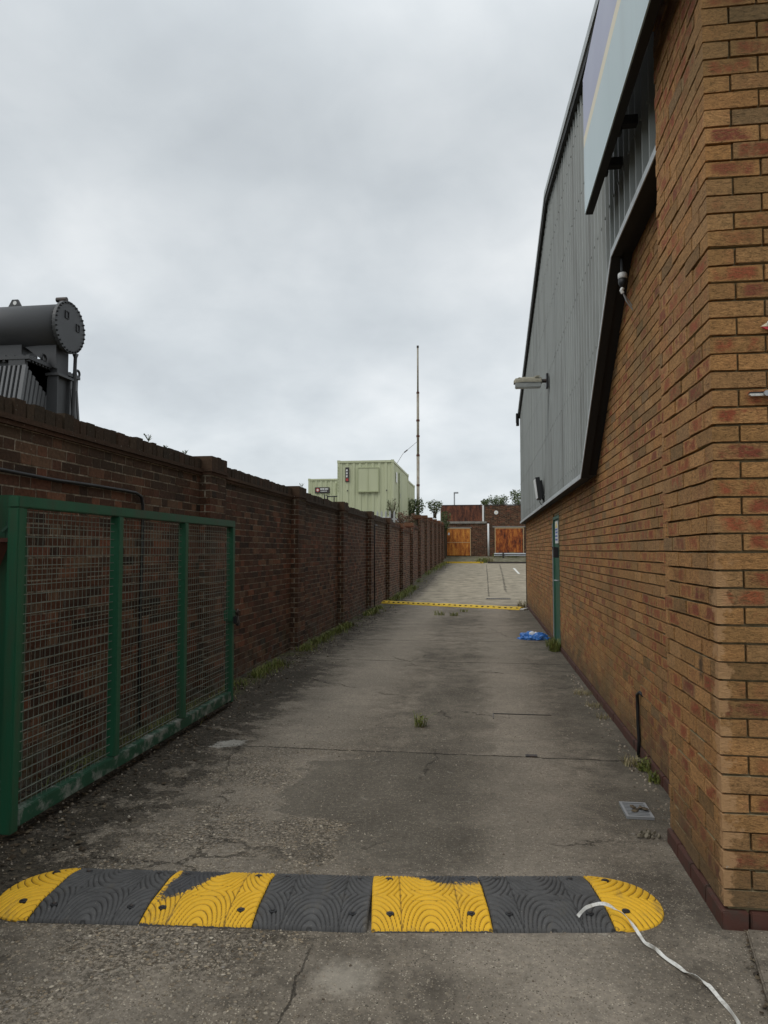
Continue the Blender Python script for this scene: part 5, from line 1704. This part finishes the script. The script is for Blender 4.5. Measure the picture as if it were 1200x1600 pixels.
# near radiator bank
q = MB()
zb = 1.0
for k in range(8):                              # fins seen on the end, tops stepping down toward the middle
    yt = TY0 - .02 + k * .085
    zt = TZ - .13 - k * .058
    yb = yt - .62
    XW = .06 if k == 0 else .2
    q.add([(TX - XW, yt, zt), (TX + .0, yt, zt), (TX + .0, yt + .055, zt - .02), (TX - XW, yt + .055, zt - .02), (TX - XW, yb, zb), (TX + .02, yb, zb), (TX + .02, yb + .055, zb), (TX - XW, yb + .055, zb)],
          [(0, 1, 2, 3), (4, 7, 6, 5), (0, 4, 5, 1), (1, 5, 6, 2), (2, 6, 7, 3), (3, 7, 4, 0)])
for k in range(24):                             # fins along the front
    xx = TX - .125 - k * .075
    q.add([(xx, TY0 - .03, TZ - .14), (xx + .035, TY0 - .03, TZ - .14), (xx + .035, TY0 + .2, TZ - .14), (xx, TY0 + .2, TZ - .14), (xx, TY0 - .66, zb), (xx + .035, TY0 - .66, zb), (xx + .035, TY0 - .3, zb), (xx, TY0 - .3, zb)],
          [(0, 1, 2, 3), (4, 7, 6, 5), (0, 4, 5, 1), (1, 5, 6, 2), (2, 6, 7, 3), (3, 7, 4, 0)])
q.build('radiator', M['transformer_fin'], tf)
q = MB()
q.add([(TX - .28, TY0 - .02, TZ - .14), (TX - .02, TY0 - .02, TZ - .14), (TX - .02, TY0 + .66, TZ - .56), (TX - .28, TY0 + .66, TZ - .56), (TX - .28, TY0 - .02, TZ - .05), (TX - .02, TY0 - .02, TZ - .05), (TX - .02, TY0 + .66, TZ - .05), (TX - .28, TY0 + .66, TZ - .05)],
      [(0, 1, 2, 3), (4, 7, 6, 5), (0, 4, 5, 1), (1, 5, 6, 2), (2, 6, 7, 3), (3, 7, 4, 0)])
q.build('header_panel', M['transformer'], tf)
q = MB()
for k in range(5):                              # far bank
    yt = TY1 - .30 + k * .075
    zt = TZ - .22
    yb = yt + .32 + .03 * k
    q.add([(TX - .25, yt, zt), (TX, yt, zt), (TX, yt + .045, zt), (TX - .25, yt + .045, zt), (TX - .25, yb, zb), (TX + .02, yb, zb), (TX + .02, yb + .045, zb), (TX - .25, yb + .045, zb)],
          [(0, 1, 2, 3), (4, 7, 6, 5), (0, 4, 5, 1), (1, 5, 6, 2), (2, 6, 7, 3), (3, 7, 4, 0)])
q.box(TX - .25, TX + .01, TY1 - .31, TY1 + .03, TZ - .24, TZ - .05)
q.build('radiator', M['transformer_fin'], tf)
# conservator drum
CXe, CYc, CZc, CR = -6.38, 10.15, 4.99, .36
q = MB(); q.tube([(-9.4, CYc, CZc), (CXe - .05, CYc, CZc)], CR, 40); drum = q.build('conservator', M['transformer'], tf, smooth=False)
for p_ in drum.data.polygons:
    p_.use_smooth = len(p_.vertices) == 4
q = MB(); q.tube([(CXe - .049, CYc, CZc), (CXe, CYc, CZc)], CR + .045, 44); ef = q.build('end_flange', M['transformer'], drum)
for k in range(32):
    a = 2 * math.pi * k / 32
    q = MB(); c_ = (CXe + .001, CYc + math.cos(a) * (CR + .02), CZc + math.sin(a) * (CR + .02))
    q.cyl((CXe - .07, c_[1], c_[2]), (CXe + .022, c_[1], c_[2]), .014, 6); q.build('bolt', M['black'], drum)
q = MB()
for (yc, zc2, w_, h_) in ((CYc - .10, CZc + .17, .10, .12), (CYc + .2, CZc + .05, .09, .12)):
    for (a, b, c_, d) in ((yc - w_ / 2, yc + w_ / 2, zc2 + h_ / 2 - .012, zc2 + h_ / 2), (yc - w_ / 2, yc + w_ / 2, zc2 - h_ / 2, zc2 - h_ / 2 + .012), (yc - w_ / 2, yc - w_ / 2 + .012, zc2 - h_ / 2 + .0121, zc2 + h_ / 2 - .0121), (yc + w_ / 2 - .012, yc + w_ / 2, zc2 - h_ / 2 + .0121, zc2 + h_ / 2 - .0121)):
        q.box(CXe + .0005, CXe + .014, a, b, c_, d)
q.build('gauge_frame', M['black'], drum)
for xx in (-7.33,):
    q = MB()
    q.prism([(xx - .14, CZc + CR - .03), (xx + .14, CZc + CR - .03), (xx + .05, CZc + CR + .13), (xx - .05, CZc + CR + .13)], 'y', CYc - .014, CYc + .014)
    lug = q.build('lifting_lug', M['transformer'], tf)
    q = MB(); q.cyl((xx, CYc - .016, CZc + CR + .075), (xx, CYc + .016, CZc + CR + .075), .032, 12); q.build('lug_eye', M['white'], lug)
q = MB(); q.cyl((-6.52, CYc, CZc + CR - .02), (-6.52, CYc, CZc + CR + .07), .05, 12); q.cyl((-6.62, CYc, CZc + CR + .09), (-6.45, CYc, CZc + CR + .09), .04, 10); q.build('filler_valve', M['dark_steel'], drum)
q = MB()
q.prism([(-7.02, CZc - .33), (-6.50, CZc - .30), (-6.50, CZc - .68), (-6.60, CZc - .64)], 'y', CYc - .17, CYc - .13)
q.box(-6.62, -6.50, CYc - .128, CYc + .16, CZc - .75, CZc - .33)
q.box(-9.3, -7.06, CYc - .2, CYc + .2, TZ + .001, CZc - .28)
q.build('saddle', M['transformer'], tf)
q = MB()
for (ya, yb) in ((CYc - .19, CYc - .17), (CYc + .14, CYc + .16)):
    q.add([(-6.62, ya, CZc - .76), (-6.45, ya, CZc - .76), (-6.45, yb, CZc - .76), (-6.62, yb, CZc - .76), (-6.66, ya - .10, .5), (-6.40, ya - .10, .5), (-6.40, yb - .10, .5), (-6.66, yb - .1, .5)],
          [(0, 1, 2, 3), (4, 7, 6, 5), (0, 4, 5, 1), (1, 5, 6, 2), (2, 6, 7, 3), (3, 7, 4, 0)])
q.box(-6.56, -6.50, CYc - .16, CYc + .13, .5, CZc - .76)
q.box(-6.68, -6.42, CYc - .22, CYc + .2, CZc - .80, CZc - .762)
q.build('support_leg', M['transformer'], tf)
q = MB(); q.tube([(-6.42, CYc + .22, CZc - .36), (-6.42, CYc + .22, CZc - .42), (-6.46, CYc + .24, CZc - 1.6), (-6.48, CYc + .24, .6)], [.05, .028, .028, .028], 10); q.build('oil_pipe', M['transformer'], tf, smooth=True)
for (yy, zz) in ((TY0 + .42, TZ + .03), (TY1 + .06, TZ + .02)):
    q = MB()
    q.tube([(TX - .02, yy + math.cos(2 * math.pi * k / 12) * .055, zz + .05 + math.sin(2 * math.pi * k / 12) * .055) for k in range(13)], .02, 6)
    q.box(TX - .04, TX + .0, yy - .02, yy + .02, zz - .05, zz)
    q.build('lifting_eye', M['black'], tf, smooth=False)
